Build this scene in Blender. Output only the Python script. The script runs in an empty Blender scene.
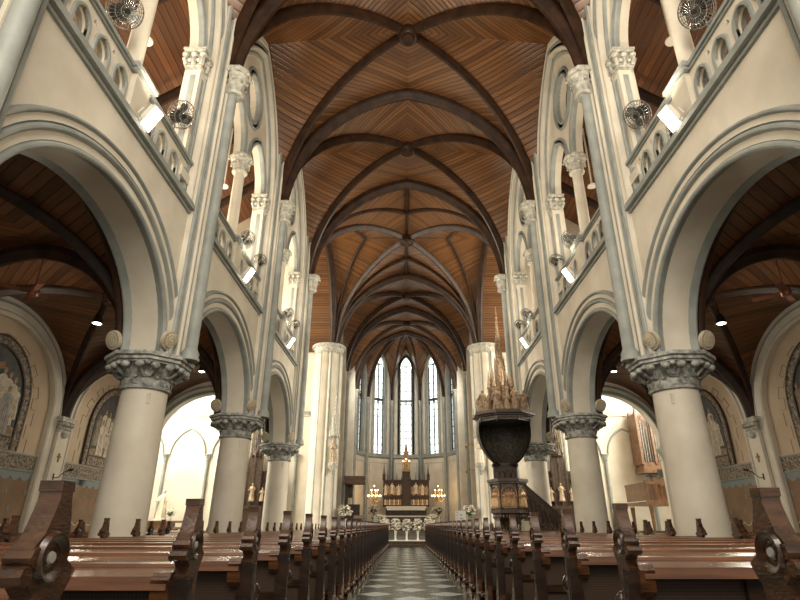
import bpy, bmesh, math, random
from mathutils import Vector, Matrix, Quaternion
PI = math.pi
R = math.radians
random.seed(7)
SC = bpy.context.scene
COL = SC.collection

# ------------------------------------------------------------------ materials
def _n(nt, t, **kw):
    n = nt.nodes.new(t)
    for k, v in kw.items():
        setattr(n, k, v)
    return n

def mat(name, c1, c2=None, rough=.6, scale=3., bump=.0, bscale=40., metal=0., stretch=(1, 1, 1), emit=None, spec=.5, coat=0.):
    m = bpy.data.materials.new(name); m.use_nodes = True
    nt = m.node_tree; b = nt.nodes['Principled BSDF']
    b.inputs['Roughness'].default_value = rough
    b.inputs['Metallic'].default_value = metal
    b.inputs['Specular IOR Level'].default_value = spec
    if coat:
        b.inputs['Coat Weight'].default_value = coat; b.inputs['Coat Roughness'].default_value = .15
    b.inputs['Base Color'].default_value = (*c1, 1)
    tc = _n(nt, 'ShaderNodeTexCoord'); mp = _n(nt, 'ShaderNodeMapping')
    mp.inputs['Scale'].default_value = stretch
    nt.links.new(tc.outputs['Object'], mp.inputs['Vector'])
    if c2:
        no = _n(nt, 'ShaderNodeTexNoise'); no.inputs['Scale'].default_value = scale; no.inputs['Detail'].default_value = 5
        nt.links.new(mp.outputs[0], no.inputs['Vector'])
        r = _n(nt, 'ShaderNodeValToRGB')
        r.color_ramp.elements[0].color = (*c1, 1); r.color_ramp.elements[0].position = .35
        r.color_ramp.elements[1].color = (*c2, 1); r.color_ramp.elements[1].position = .68
        nt.links.new(no.outputs['Fac'], r.inputs[0]); nt.links.new(r.outputs[0], b.inputs['Base Color'])
    if bump:
        n2 = _n(nt, 'ShaderNodeTexNoise'); n2.inputs['Scale'].default_value = bscale; n2.inputs['Detail'].default_value = 3
        nt.links.new(mp.outputs[0], n2.inputs['Vector'])
        bp = _n(nt, 'ShaderNodeBump'); bp.inputs['Strength'].default_value = bump; bp.inputs['Distance'].default_value = .03
        nt.links.new(n2.outputs['Fac'], bp.inputs['Height']); nt.links.new(bp.outputs[0], b.inputs['Normal'])
    if emit:
        b.inputs['Emission Color'].default_value = (*emit[0], 1); b.inputs['Emission Strength'].default_value = emit[1]
    return m

def board_mat(name, c1, c2, width, gap=.1, rough=.34):
    """boards laid along V of the UV map; each board its own tone"""
    m = bpy.data.materials.new(name); m.use_nodes = True
    nt = m.node_tree; L = nt.links; b = nt.nodes['Principled BSDF']
    uv = _n(nt, 'ShaderNodeUVMap', uv_map='UV'); sp = _n(nt, 'ShaderNodeSeparateXYZ'); L.new(uv.outputs[0], sp.inputs[0])
    def M(op, a, v=None, c=None):
        n = _n(nt, 'ShaderNodeMath', operation=op)
        for i, q in enumerate((a, v, c)):
            if q is None: continue
            if isinstance(q, (int, float)): n.inputs[i].default_value = q
            else: L.new(q, n.inputs[i])
        return n.outputs[0]
    u = M('DIVIDE', sp.outputs[0], width)
    fl = M('FLOOR', u); fr = M('FRACT', u)
    wn = _n(nt, 'ShaderNodeTexWhiteNoise', noise_dimensions='1D'); L.new(fl, wn.inputs['W'])
    cb = _n(nt, 'ShaderNodeCombineXYZ'); L.new(M('MULTIPLY', sp.outputs[0], 14.), cb.inputs[0]); L.new(M('MULTIPLY', sp.outputs[1], .9), cb.inputs[1]); L.new(M('MULTIPLY', fl, 3.7), cb.inputs[2])
    no = _n(nt, 'ShaderNodeTexNoise'); no.inputs['Scale'].default_value = 1.6; no.inputs['Detail'].default_value = 4; L.new(cb.outputs[0], no.inputs['Vector'])
    f = M('ADD', M('MULTIPLY', wn.outputs[0], .42), M('MULTIPLY', no.outputs['Fac'], .6))
    r = _n(nt, 'ShaderNodeValToRGB'); r.color_ramp.elements[0].color = (*c1, 1); r.color_ramp.elements[1].color = (*c2, 1)
    r.color_ramp.elements[0].position = .15; r.color_ramp.elements[1].position = .9
    L.new(f, r.inputs[0])
    g = M('LESS_THAN', M('MINIMUM', fr, M('SUBTRACT', 1., fr)), gap * .5)
    mx = _n(nt, 'ShaderNodeMixRGB'); L.new(g, mx.inputs[0]); L.new(r.outputs[0], mx.inputs[1]); mx.inputs[2].default_value = (c1[0] * .12, c1[1] * .12, c1[2] * .12, 1)
    L.new(mx.outputs[0], b.inputs['Base Color'])
    b.inputs['Roughness'].default_value = rough
    # rounded board edge as bump
    h = M('POWER', M('ABSOLUTE', M('SUBTRACT', fr, .5)), 4.)
    bp = _n(nt, 'ShaderNodeBump'); bp.inputs['Strength'].default_value = .6; bp.inputs['Distance'].default_value = -.15; L.new(h, bp.inputs['Height']); L.new(bp.outputs[0], b.inputs['Normal'])
    return m

def floor_mat(name, ca, cb_, side, oy):
    m = bpy.data.materials.new(name); m.use_nodes = True
    nt = m.node_tree; L = nt.links; b = nt.nodes['Principled BSDF']
    tc = _n(nt, 'ShaderNodeTexCoord'); sp = _n(nt, 'ShaderNodeSeparateXYZ'); L.new(tc.outputs['Object'], sp.inputs[0])
    def M(op, a, v=None):
        n = _n(nt, 'ShaderNodeMath', operation=op)
        for k, q in enumerate((a, v)):
            if q is None: continue
            if isinstance(q, (int, float)): n.inputs[k].default_value = q
            else: L.new(q, n.inputs[k])
        return n.outputs[0]
    X = M('DIVIDE', sp.outputs[0], side[0]); Y = M('DIVIDE', M('SUBTRACT', sp.outputs[1], oy), side[1])
    ds = []
    for o in (M('ADD', X, Y), M('SUBTRACT', X, Y)):
        fr = M('FRACT', M('ADD', M('MULTIPLY', o, .5), .5)); ds.append(M('ABSOLUTE', M('SUBTRACT', fr, .5)))
    dm = M('MAXIMUM', ds[0], ds[1])
    w1 = M('LESS_THAN', dm, side[2]); jt = M('LESS_THAN', M('ABSOLUTE', M('SUBTRACT', M('MINIMUM', ds[0], ds[1]), .49)), .012)
    no = _n(nt, 'ShaderNodeTexNoise'); no.inputs['Scale'].default_value = 2.5; no.inputs['Detail'].default_value = 6
    L.new(tc.outputs['Object'], no.inputs['Vector'])
    ck = _n(nt, 'ShaderNodeMixRGB'); L.new(w1, ck.inputs[0]); ck.inputs[1].default_value = (*cb_, 1); ck.inputs[2].default_value = (*ca, 1)
    mx = _n(nt, 'ShaderNodeMixRGB', blend_type='MULTIPLY'); mx.inputs[0].default_value = .7
    r = _n(nt, 'ShaderNodeValToRGB'); r.color_ramp.elements[0].color = (.55, .56, .55, 1); r.color_ramp.elements[1].color = (1, 1, 1, 1)
    L.new(no.outputs['Fac'], r.inputs[0]); L.new(ck.outputs[0], mx.inputs[1]); L.new(r.outputs[0], mx.inputs[2])
    L.new(mx.outputs[0], b.inputs['Base Color'])
    b.inputs['Roughness'].default_value = .2
    return m

def cane_mat(name):
    m = bpy.data.materials.new(name); m.use_nodes = True
    nt = m.node_tree; L = nt.links; b = nt.nodes['Principled BSDF']
    tc = _n(nt, 'ShaderNodeTexCoord'); mp = _n(nt, 'ShaderNodeMapping'); mp.inputs['Scale'].default_value = (70, 70, 70)
    L.new(tc.outputs['Object'], mp.inputs['Vector'])
    sp = _n(nt, 'ShaderNodeSeparateXYZ'); L.new(mp.outputs[0], sp.inputs[0])
    def hole(o):
        a = _n(nt, 'ShaderNodeMath', operation='FRACT'); L.new(o, a.inputs[0])
        g = _n(nt, 'ShaderNodeMath', operation='GREATER_THAN'); L.new(a.outputs[0], g.inputs[0]); g.inputs[1].default_value = .42
        return g.outputs[0]
    mu = _n(nt, 'ShaderNodeMath', operation='MULTIPLY'); L.new(hole(sp.outputs[0]), mu.inputs[0]); L.new(hole(sp.outputs[2]), mu.inputs[1])
    mx = _n(nt, 'ShaderNodeMixRGB'); L.new(mu.outputs[0], mx.inputs[0])
    mx.inputs[1].default_value = (.05, .026, .013, 1); mx.inputs[2].default_value = (.01, .006, .004, 1)
    L.new(mx.outputs[0], b.inputs['Base Color']); b.inputs['Roughness'].default_value = .5
    return m

CREAM = mat('cream_plaster', (.58, .525, .43), (.70, .645, .54), .55, 1.3, .05, 25)
GREY = mat('grey_blue_stone', (.24, .26, .245), (.34, .355, .33), .5, 2.5, .08, 30)
PALE = mat('pale_plaster', (.62, .56, .46), (.74, .68, .57), .6, 1.0, .04, 20)
TAN = mat('tan_plaster', (.50, .38, .26), (.60, .47, .33), .6, 1.0, .04, 20)
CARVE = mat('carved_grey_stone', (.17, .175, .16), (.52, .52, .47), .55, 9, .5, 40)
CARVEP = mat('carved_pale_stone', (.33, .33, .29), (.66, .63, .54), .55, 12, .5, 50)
CEIL = board_mat('ceiling_boards', (.075, .029, .010), (.265, .118, .043), .16, .14, .3)
CEIL2 = board_mat('aisle_ceiling_boards', (.06, .02, .007), (.23, .09, .032), .19)
RIB = mat('dark_rib_timber', (.020, .009, .0045), (.052, .023, .011), .45, 3, .1, 12, spec=.3)
PEW = mat('pew_mahogany', (.018, .008, .004), (.065, .028, .012), .25, 3, .12, 20, stretch=(2.5, 2.5, 9), coat=.3)
PEWD = mat('pew_dark_back', (.010, .005, .003), (.03, .014, .007), .35, 3, .1, 20, stretch=(2.5, 2.5, 9))
PEWE = mat('pew_end_mahogany', (.028, .011, .005), (.10, .042, .017), .24, 3, .15, 20, stretch=(2.5, 2.5, 9), coat=.3)
LEDGE = mat('pew_ledge_mahogany', (.075, .027, .011), (.165, .065, .026), .25, 2.2, .05, 20, stretch=(.8, 9, 9), coat=.3)
DARKW = mat('dark_carved_oak', (.022, .011, .006), (.07, .034, .016), .42, 8, .3, 30)
CANE = cane_mat('woven_cane')
BROWNW = mat('brown_organ_wood', (.09, .042, .018), (.19, .095, .042), .4, 4, .1, 20)
GOLDW = mat('gilded_carving', (.30, .16, .07), (.52, .33, .16), .4, 14, .5, 40, metal=.35)
SPIREW = mat('pale_brown_carving', (.16, .095, .05), (.44, .31, .19), .5, 12, .5, 40)
GOLD = mat('brass', (.75, .5, .2), None, .25, metal=1.)
RETW = mat('brown_carved_retable', (.02, .012, .008), (.09, .05, .027), .42, 10, .4, 40)
SHELL = mat('dark_shell_carving', (.022, .018, .014), (.10, .085, .065), .4, 12, .8, 22)
FLOOR = floor_mat('diamond_floor_tiles', (.66, .67, .60), (.095, .115, .105), (.6, .64, .25), 10.78)
FLOORP = mat('grey_step_stone', (.20, .19, .165), (.30, .28, .24), .3, 3, .03)
GLASS = mat('daylit_glass', (.8, .85, .82), None, .3, emit=((.88, 1., .93), 2.4))
GLASSD = mat('daylit_side_glass', (.8, .85, .82), None, .3, emit=((.9, 1., .93), .8))
GLASST = mat('sunlit_transept_glass', (.9, .85, .7), None, .3, emit=((1., .93, .75), 8.))
LEAD = mat('window_leading', (.03, .035, .035), None, .5)
FRIEZE = mat('mosaic_frieze', (.025, .016, .012), (.40, .32, .22), .5, 16, .1, 40)
DRAPE = mat('painted_brown_wall', (.20, .115, .06), (.27, .165, .09), .6, 2, .05, 20)
DRAPEG = mat('painted_grey_border', (.22, .25, .25), None, .6)
LINE = mat('painted_pale_line', (.6, .5, .38), None, .6)
SKYP = mat('painted_dark_sky', (.025, .028, .028), (.075, .075, .07), .5, 3)
FIGA = mat('painted_pale_robe', (.55, .47, .36), (.72, .65, .54), .6, 8)
FIGB = mat('painted_brown_robe', (.20, .14, .09), (.36, .27, .18), .6, 8)
FIGC = mat('painted_grey_robe', (.25, .26, .25), (.42, .42, .38), .6, 8)
SKIN = mat('painted_skin', (.45, .27, .16), None, .6)
CROSSP = mat('painted_cross_beam', (.30, .16, .07), None, .6)
WHITE = mat('white_enamel', (.75, .72, .64), None, .4)
CREAMF = mat('cream_fan_plastic', (.50, .43, .31), (.60, .52, .39), .45, 5)
DARKM = mat('dark_metal', (.04, .04, .038), None, .35, metal=.7)
CHROME = mat('wire_chrome', (.42, .42, .40), None, .25, metal=.9)
LAMPE = mat('flood_lamp_face', (1, .95, .8), None, .4, emit=((1., .90, .68), 16.))
LAMPD = mat('downlight_face', (1, .95, .85), None, .4, emit=((1., .93, .78), 9.))
CANDLE = mat('candle_flame', (1, .8, .5), None, .4, emit=((1., .66, .33), 14.))
PETAL = mat('white_petals', (.62, .58, .5), (.82, .79, .72), .6, 15)
PETALP = mat('peach_petals', (.55, .32, .2), None, .6)
LEAF = mat('green_leaves', (.05, .085, .035), (.10, .14, .06), .5, 10)
CLOTH = mat('white_altar_cloth', (.66, .65, .60), None, .6)
STATW = mat('pale_statue', (.60, .52, .41), (.75, .68, .56), .5, 8)
STATB = mat('painted_statue', (.25, .17, .10), (.55, .44, .31), .5, 9)
TERRA = mat('copper_fan_metal', (.33, .13, .07), None, .35, metal=.4)
PAPER = mat('white_board', (.93, .91, .87), None, .6)
INK = mat('grey_ink', (.25, .24, .23), None, .6)
PLAQ = mat('pale_plaque', (.42, .40, .36), None, .5)

# ------------------------------------------------------------------ mesh building
class MB:
    def __init__(s): s.v = []; s.f = []; s.m = []; s.uv = None
    def add(s, vs, fs, m=0):
        o = len(s.v); s.v += [tuple(p) for p in vs]
        for f in fs: s.f.append([o + i for i in f]); s.m.append(m)
        return s
    def box(s, x0, x1, y0, y1, z0, z1, m=0):
        if x0 > x1: x0, x1 = x1, x0
        if y0 > y1: y0, y1 = y1, y0
        v = [(x, y, z) for x in (x0, x1) for y in (y0, y1) for z in (z0, z1)]
        return s.add(v, [(0, 1, 3, 2), (4, 6, 7, 5), (0, 4, 5, 1), (2, 3, 7, 6), (0, 2, 6, 4), (1, 5, 7, 3)], m)
    def prism(s, out, f, a, b, m=0):
        """out: 2D outline, f(u,v,w)->xyz"""
        n = len(out)
        v = [f(u, w, a) for u, w in out] + [f(u, w, b) for u, w in out]
        return s.add(v, [tuple(range(n)), tuple(range(2 * n - 1, n - 1, -1))] + [(i, (i + 1) % n, n + (i + 1) % n, n + i) for i in range(n)], m)
    def lathe(s, prof, n=16, m=0, c=(0, 0, 0), ph=0., arc=2 * PI, mod=None, M=None):
        full = abs(arc - 2 * PI) < 1e-6; k = n if full else n + 1
        v = []
        for r, z in prof:
            for i in range(k):
                a = ph + arc * i / n
                rr = r * (mod(a, z) if mod else 1)
                p = Vector((rr * math.cos(a), rr * math.sin(a), z))
                if M: p = M @ p
                v.append((c[0] + p.x, c[1] + p.y, c[2] + p.z))
        fs = []
        for j in range(len(prof) - 1):
            for i in range(n):
                i2 = (i + 1) % k
                fs.append((j * k + i, j * k + i2, (j + 1) * k + i2, (j + 1) * k + i))
        if full:
            if prof[0][0] > 1e-4: fs.append(tuple(range(k - 1, -1, -1)))
            if prof[-1][0] > 1e-4: fs.append(tuple((len(prof) - 1) * k + i for i in range(k)))
        return s.add(v, fs, m)
    def ball(s, c, r, nu=8, nv=6, m=0):
        if not hasattr(r, '__len__'): r = (r, r, r)
        v = [(c[0], c[1], c[2] - r[2])]
        for j in range(1, nv):
            t = -PI / 2 + PI * j / nv
            for i in range(nu):
                a = 2 * PI * i / nu
                v.append((c[0] + r[0] * math.cos(t) * math.cos(a), c[1] + r[1] * math.cos(t) * math.sin(a), c[2] + r[2] * math.sin(t)))
        v.append((c[0], c[1], c[2] + r[2])); e = len(v) - 1
        fs = [(0, 1 + (i + 1) % nu, 1 + i) for i in range(nu)] + [(e, e - nu + i, e - nu + (i + 1) % nu) for i in range(nu)]
        for j in range(nv - 2):
            for i in range(nu):
                a = 1 + j * nu; b = a + nu; i2 = (i + 1) % nu
                fs.append((a + i, a + i2, b + i2, b + i))
        return s.add(v, fs, m)
    def tube(s, pts, r, n=8, m=0, closed=False):
        pts = [Vector(p) for p in pts]; K = len(pts)
        rs = r if hasattr(r, '__len__') else [r] * K
        v = []; up = None
        for i, p in enumerate(pts):
            a = pts[i - 1] if (i > 0 or closed) else p
            b = pts[(i + 1) % K] if (i < K - 1 or closed) else p
            t = (b - a).normalized() if (b - a).length > 1e-9 else Vector((0, 0, 1))
            if up is None: up = t.orthogonal().normalized()
            up = (up - t * up.dot(t)); up = up.normalized() if up.length > 1e-6 else t.orthogonal().normalized()
            sd = t.cross(up)
            for k in range(n):
                q = 2 * PI * k / n
                v.append(p + (up * math.cos(q) + sd * math.sin(q)) * rs[i])
        fs = []
        for i in range(K if closed else K - 1):
            for k in range(n):
                a = i * n; b = ((i + 1) % K) * n; k2 = (k + 1) % n
                fs.append((a + k, a + k2, b + k2, b + k))
        if not closed: fs += [tuple(range(n - 1, -1, -1)), tuple((K - 1) * n + k for k in range(n))]
        return s.add(v, fs, m)
    def grid(s, rows, m=0, close=False):
        """rows: list of lists of points; m an int or a list per row gap"""
        k = len(rows[0]); v = [p for r in rows for p in r]; o = len(s.v); s.v += [tuple(p) for p in v]
        for j in range(len(rows) - 1):
            mm = m[j] if isinstance(m, (list, tuple)) else m
            for i in range(k if close else k - 1):
                i2 = (i + 1) % k
                s.f.append([o + j * k + i, o + j * k + i2, o + (j + 1) * k + i2, o + (j + 1) * k + i]); s.m.append(mm)
        return s
    def plate(s, loops, f, a, b, m=0):
        """outlines with holes (filled 2D curve) extruded between a and b"""
        cu = bpy.data.curves.new('tmp', 'CURVE'); cu.dimensions = '2D'; cu.fill_mode = 'BOTH'; cu.extrude = .5
        for lp in loops:
            sp = cu.splines.new('POLY'); sp.points.add(len(lp) - 1)
            for i, (u, w) in enumerate(lp): sp.points[i].co = (u, w, 0, 1)
            sp.use_cyclic_u = True
        ob = bpy.data.objects.new('tmp', cu); me = ob.to_mesh()
        s.add([f(q.co.x, q.co.y, a + (b - a) * (q.co.z + .5)) for q in me.vertices], [tuple(p.vertices) for p in me.polygons], m)
        ob.to_mesh_clear(); bpy.data.objects.remove(ob); bpy.data.curves.remove(cu)
        return s
    def xf(s, M):
        s.v = [tuple(M @ Vector(p)) for p in s.v]; return s
    def mesh(s, name, mats, smooth=None):
        me = bpy.data.meshes.new(name); me.from_pydata(s.v, [], s.f)
        for q in (mats if isinstance(mats, (list, tuple)) else [mats]): me.materials.append(q)
        me.polygons.foreach_set('material_index', s.m)
        if s.uv:
            ul = me.uv_layers.new(name='UV')
            for l in me.loops: ul.data[l.index].uv = s.uv[l.vertex_index]
        bm = bmesh.new(); bm.from_mesh(me)
        if not s.uv: bmesh.ops.remove_doubles(bm, verts=bm.verts, dist=1e-5)
        bmesh.ops.recalc_face_normals(bm, faces=bm.faces)
        bm.to_mesh(me); bm.free()
        if smooth is not None:
            me.polygons.foreach_set('use_smooth', [True] * len(me.polygons))
            try: me.set_sharp_from_angle(angle=R(smooth))
            except Exception: pass
        me.update(); return me
    def build(s, name, mats, parent=None, smooth=40):
        return put(name, s.mesh(name, mats, smooth), parent)

def put(name, me, parent=None, loc=(0, 0, 0), rot=None, scale=None):
    o = bpy.data.objects.new(name, me); COL.objects.link(o); o.location = loc
    if rot is not None:
        if isinstance(rot, Quaternion): o.rotation_mode = 'QUATERNION'; o.rotation_quaternion = rot
        else: o.rotation_euler = rot
    if scale: o.scale = scale if hasattr(scale, '__len__') else (scale,) * 3
    if parent: o.parent = parent
    return o

def tag(o, label=None, cat=None, group=None, kind=None):
    if label: o['label'] = label
    if cat: o['category'] = cat
    if group: o['group'] = group
    if kind: o['kind'] = kind
    return o

def thing(name, label, cat, loc=(0, 0, 0), rot=None, group=None):
    return tag(put(name, None, None, loc, rot), label, cat, group)

def struct(name, label, cat, parent=None):
    return tag(put(name, None, parent), label, cat, None, 'structure')

def copy_tree(o, parent=None):
    c = o.copy(); COL.objects.link(c)
    if parent: c.parent = parent
    for ch in list(o.children): copy_tree(ch, c)
    return c

ORD = ['nearest', 'second', 'third', 'fourth', 'fifth', 'sixth', 'seventh', 'eighth', 'ninth', 'tenth', 'eleventh', 'twelfth', 'thirteenth', 'fourteenth', 'fifteenth', 'sixteenth', 'seventeenth', 'eighteenth', 'nineteenth', 'twentieth', 'twenty-first', 'twenty-second', 'twenty-third', 'twenty-fourth', 'twenty-fifth', 'twenty-sixth', 'twenty-seventh', 'twenty-eighth', 'twenty-ninth', 'thirtieth', 'thirty-first', 'thirty-second']
def side_word(s): return 'pulpit side' if s > 0 else 'non-pulpit side'

# ------------------------------------------------------------------ measures (metres)
P = {-1: -1.685, 0: 4.15, 1: 9.985, 2: 15.82, 3: 21.655, 4: 31.96, 5: 37.87, 6: 43.3}
BAY = 5.835
ZC = 4.0          # top of the column capitals
ZT = 11.1         # springing of the gallery tracery
ZV = 11.4         # top of the vault shaft capitals, springing of the vault
ZR = 16.55        # ridge of the vault boards
XF, XB = 4.63, 5.35
ZS = 7.18        # string course under the gallery balustrade   # arcade wall faces
XW = 10.3         # aisle wall

# arches: points of a pointed (h>=a) or elliptical arch, offset outwards by r
def arch(a, h, r=0., n=14, legs=None):
    pts = []
    if h >= a - 1e-6:
        Rr = (a * a + h * h) / (2 * a); te = math.acos((Rr - a) / (Rr + r))
        for i in range(n + 1):
            t = te * i / n
            pts.append((-((Rr + r) * math.cos(t) - (Rr - a)), (Rr + r) * math.sin(t)))
    else:
        for i in range(n + 1):
            t = PI / 2 * i / n
            pts.append((-(a + r) * math.cos(t), (h + r) * math.sin(t)))
    pts += [(-u, v) for u, v in pts[-2::-1]]
    if legs is not None:
        pts = [(pts[0][0], -legs)] + pts + [(pts[-1][0], -legs)]
    return pts

def moulding(mb, f, a, h, prof, legs=None, n=14):
    """prof: list of (r, d, m); f(u,v,d)->xyz"""
    rows = []
    for r, d, m in prof: rows.append([f(u, v, d) for u, v in arch(a, h, r, n, legs)])
    mb.grid(rows, [p[2] for p in prof[:-1]])

def rollp(r0, r1, d, bulge, m, k=5):
    return [(r0 + (r1 - r0) * (1 - math.cos(PI * i / k)) / 2, d + bulge * math.sin(PI * i / k), m) for i in range(k + 1)]

def rib_sweep(mb, pts, side, w, d, m=0, mould=True):
    """rib of width w hanging d below the curve pts; side = constant horizontal unit vector"""
    side = Vector(side); pts = [Vector(p) for p in pts]
    if mould: prof = [(-.5, .0), (-.5, .45), (-.36, .55), (-.30, .85), (-.16, 1.), (.16, 1.), (.30, .85), (.36, .55), (.5, .45), (.5, .0)]
    else: prof = [(-.5, 0), (-.5, .7), (-.25, 1), (.25, 1), (.5, .7), (.5, 0)]
    rows = []
    K = len(pts)
    for i, p in enumerate(pts):
        t = (pts[min(i + 1, K - 1)] - pts[max(i - 1, 0)]).normalized()
        nrm = t.cross(side).normalized()
        if nrm.z > 0: nrm = -nrm
        if abs(nrm.z) < .05 and nrm.dot(Vector((0, 0, 1))) > 0: nrm = -nrm
        rows.append((p, nrm))
    # keep the normals continuous
    ref = rows[K // 2][1]
    out = [None] * K
    mid = K // 2; out[mid] = ref
    for i in range(mid - 1, -1, -1): out[i] = rows[i][1] if rows[i][1].dot(out[i + 1]) > 0 else -rows[i][1]
    for i in range(mid + 1, K): out[i] = rows[i][1] if rows[i][1].dot(out[i - 1]) > 0 else -rows[i][1]
    g = [[rows[i][0] + side * (a * w) + out[i] * (b * d) for a, b in prof] for i in range(K)]
    mb.grid(g, m)

# ------------------------------------------------------------------ vault
def half_arc(a, h, n):
    """fractions (horizontal progress, height) from the springing to the crown"""
    p = arch(a, h, 0, n)[:n + 1]
    return [((u + a) / a, v) for u, v in p]
def ell_arc(h, n):
    return [(1 - math.cos(PI / 2 * i / n), h * math.sin(PI / 2 * i / n)) for i in range(n + 1)]

def cell(mb, C, B, Mid, zs, hB, hM, aM, cen, bd, n=14, k=5, ell=False, bulge=0.):
    """half web between the diagonal C->B and the edge arch C->Mid"""
    D = ell_arc(hB, n); E = ell_arc(hM, n) if ell else half_arc(aM, hM, n)
    C = Vector(C); B = Vector(B); Mid = Vector(Mid)
    rows = []; uvs = []
    for i in range(n + 1):
        d = C + (B - C) * D[i][0]; e = C + (Mid - C) * E[i][0]
        dz = zs + D[i][1]; ez = zs + E[i][1]; row = []
        for j in range(k + 1):
            t = j / k; q = d.lerp(e, t); z = dz + (ez - dz) * t
            row.append((q.x, q.y, z))
            au = abs(q.x - cen[0]); av = abs(q.y - cen[1])
            # boards run square to the diagonal; slope makes them a bit longer
            uvs.append((au * bd[0] + av * bd[1] - (z - zs) * .25, au * bd[1] - av * bd[0]))
        rows.append(row)
    if mb.uv is None: mb.uv = []
    mb.grid(rows); mb.uv += uvs

def bay_vault(par, xh, y0, y1, zs, hd, ht, hw, m, name='vault_web', xo=0., bdm=(.6, .8), ribs=True, rw=.24, rd=.3, xin=None):
    """xh half width, corners (xo+-xh, y0/y1)"""
    yc = (y0 + y1) / 2; a = (y1 - y0) / 2; B = (xo, yc)
    mb = MB()
    for sx in (-1, 1):
        for yy, sy in ((y0, -1), (y1, 1)):
            C = (xo + sx * xh, yy, 0); Bv = (xo, yc, 0)
            cell(mb, C, Bv, (xo, yy, 0), zs, hd, ht, xh, B, bdm, ell=ht < xh)
            cell(mb, C, Bv, (xo + sx * xh, yc, 0), zs, hd, hw, a, B, bdm, ell=hw < a)
    mb.build(name, m, par, 60)
    if ribs:
        for sx in (-1, 1):
            r = MB()
            A = Vector((xo - xh, y0 if sx > 0 else y1, 0)); Z = Vector((xo + xh, y1 if sx > 0 else y0, 0))
            pts = []
            for i in range(41):
                t = PI * i / 40; f = (1 - math.cos(t)) / 2
                p = A.lerp(Z, f); pts.append((p.x, p.y, zs + (hd + .02) * math.sin(t)))
            d = (Z - A).normalized(); rib_sweep(r, pts, (-d.y, d.x, 0), rw, rd)
            r.build('diagonal_rib', RIB, par, 50)

def trans_rib(par, xh, y, zs, h, w, d, xo=0., name='transverse_rib'):
    r = MB(); pts = [(xo + u, y, zs + v) for u, v in arch(xh, h, 0, 22)]
    rib_sweep(r, pts, (0, 1, 0), w, d); r.build(name, RIB, par, 50)

ceil = struct('ceiling', 'brown boarded rib vault over the nave', 'ceiling')
XH = 4.62
for k in (0, 1, 2):
    bay_vault(ceil, XH, P[k], P[k + 1], ZV - .35, ZR - ZV + .12, ZR - ZV + .38, ZR - ZV - .5, CEIL)
bay_vault(ceil, XH, P[4], P[5], ZV - .35, ZR - ZV + .12, ZR - ZV + .38, ZR - ZV - .5, CEIL)
bay_vault(ceil, XH, P[5], P[6], ZV - .35, ZR - ZV + .12, ZR - ZV + .38, ZR - ZV - .5, CEIL)
bay_vault(ceil, XH, P[3], P[4], ZV - .35, ZR - ZV + .12, ZR - ZV + .38, ZR - ZV + .1, CEIL)
for k in range(0, 7):
    trans_rib(ceil, XH, P[k], ZV - .35, ZR - ZV + .36, .36 if k in (3, 4, 6) else .30, .42)
# bosses
for a, b in ((0, 1), (1, 2), (2, 3), (3, 4), (4, 5), (5, 6)):
    yc = (P[a] + P[b]) / 2; rb = .34 if (a, b) != (3, 4) else .42
    mb = MB(); mb.lathe([(0, -.42), (rb * .55, -.42), (rb * .62, -.36), (rb * .85, -.40), (rb, -.34), (rb, -.16), (rb * .8, -.05), (rb * .8, .06)], 16, 0, (0, yc, ZR - .22))
    mb.build('vault_boss', RIB, ceil)
# crossing star: ridge ribs and tiercerons
yc = (P[3] + P[4]) / 2; HZ = ZR - .02
mb = MB()
rib_sweep(mb, [(0, P[3] + (P[4] - P[3]) * i / 10, HZ) for i in range(11)], (1, 0, 0), .16, .22, 0, False)
rib_sweep(mb, [(-XH + 2 * XH * i / 10, yc, HZ) for i in range(11)], (0, 1, 0), .16, .22, 0, False)
mb.build('ridge_rib', RIB, ceil, 50)
for sx in (-1, 1):
    for sy in (-1, 1):
        C = Vector((sx * XH, yc + sy * (P[4] - P[3]) / 2, 0))
        for T in (Vector((0, yc + sy * 2.6, 0)), Vector((sx * 2.35, yc, 0))):
            mb = MB(); pts = []
            for i in range(21):
                t = PI / 2 * i / 20; p = C.lerp(T, 1 - math.cos(t)); pts.append((p.x, p.y, ZV - .35 + (ZR - ZV + .24) * math.sin(t)))
            d = (T - C).normalized(); rib_sweep(mb, pts, (-d.y, d.x, 0), .18, .24, 0, False)
            mb.build('tierceron_rib', RIB, ceil, 50)
# crossing side arches and transept barrels
for s in (-1, 1):
    mb = MB(); rib_sweep(mb, [(s * XH, yc + u, ZV - .35 + v) for u, v in arch((P[4] - P[3]) / 2, ZR - ZV + .2, 0, 22)], (1, 0, 0), .4, .4)
    mb.build('transept_arch_rib', RIB, ceil, 50)
    mb = MB(); mb.uv = []
    xs = [XH + (16.2 - XH) * i / 8 for i in range(9)]
    rows = []
    ar = arch((P[4] - P[3]) / 2, ZR - ZV + .2, 0, 14)
    for x in xs:
        row = []; L = 0; pu = None
        for u, v in ar:
            if pu: L += math.hypot(u - pu[0], v - pu[1])
            pu = (u, v); row.append((s * x, yc + u, ZV - .35 + v)); mb.uv.append((L + x * .0, x))
        rows.append(row)
    mb.grid(rows); mb.build('transept_vault_web', CEIL, ceil, 60)

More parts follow.
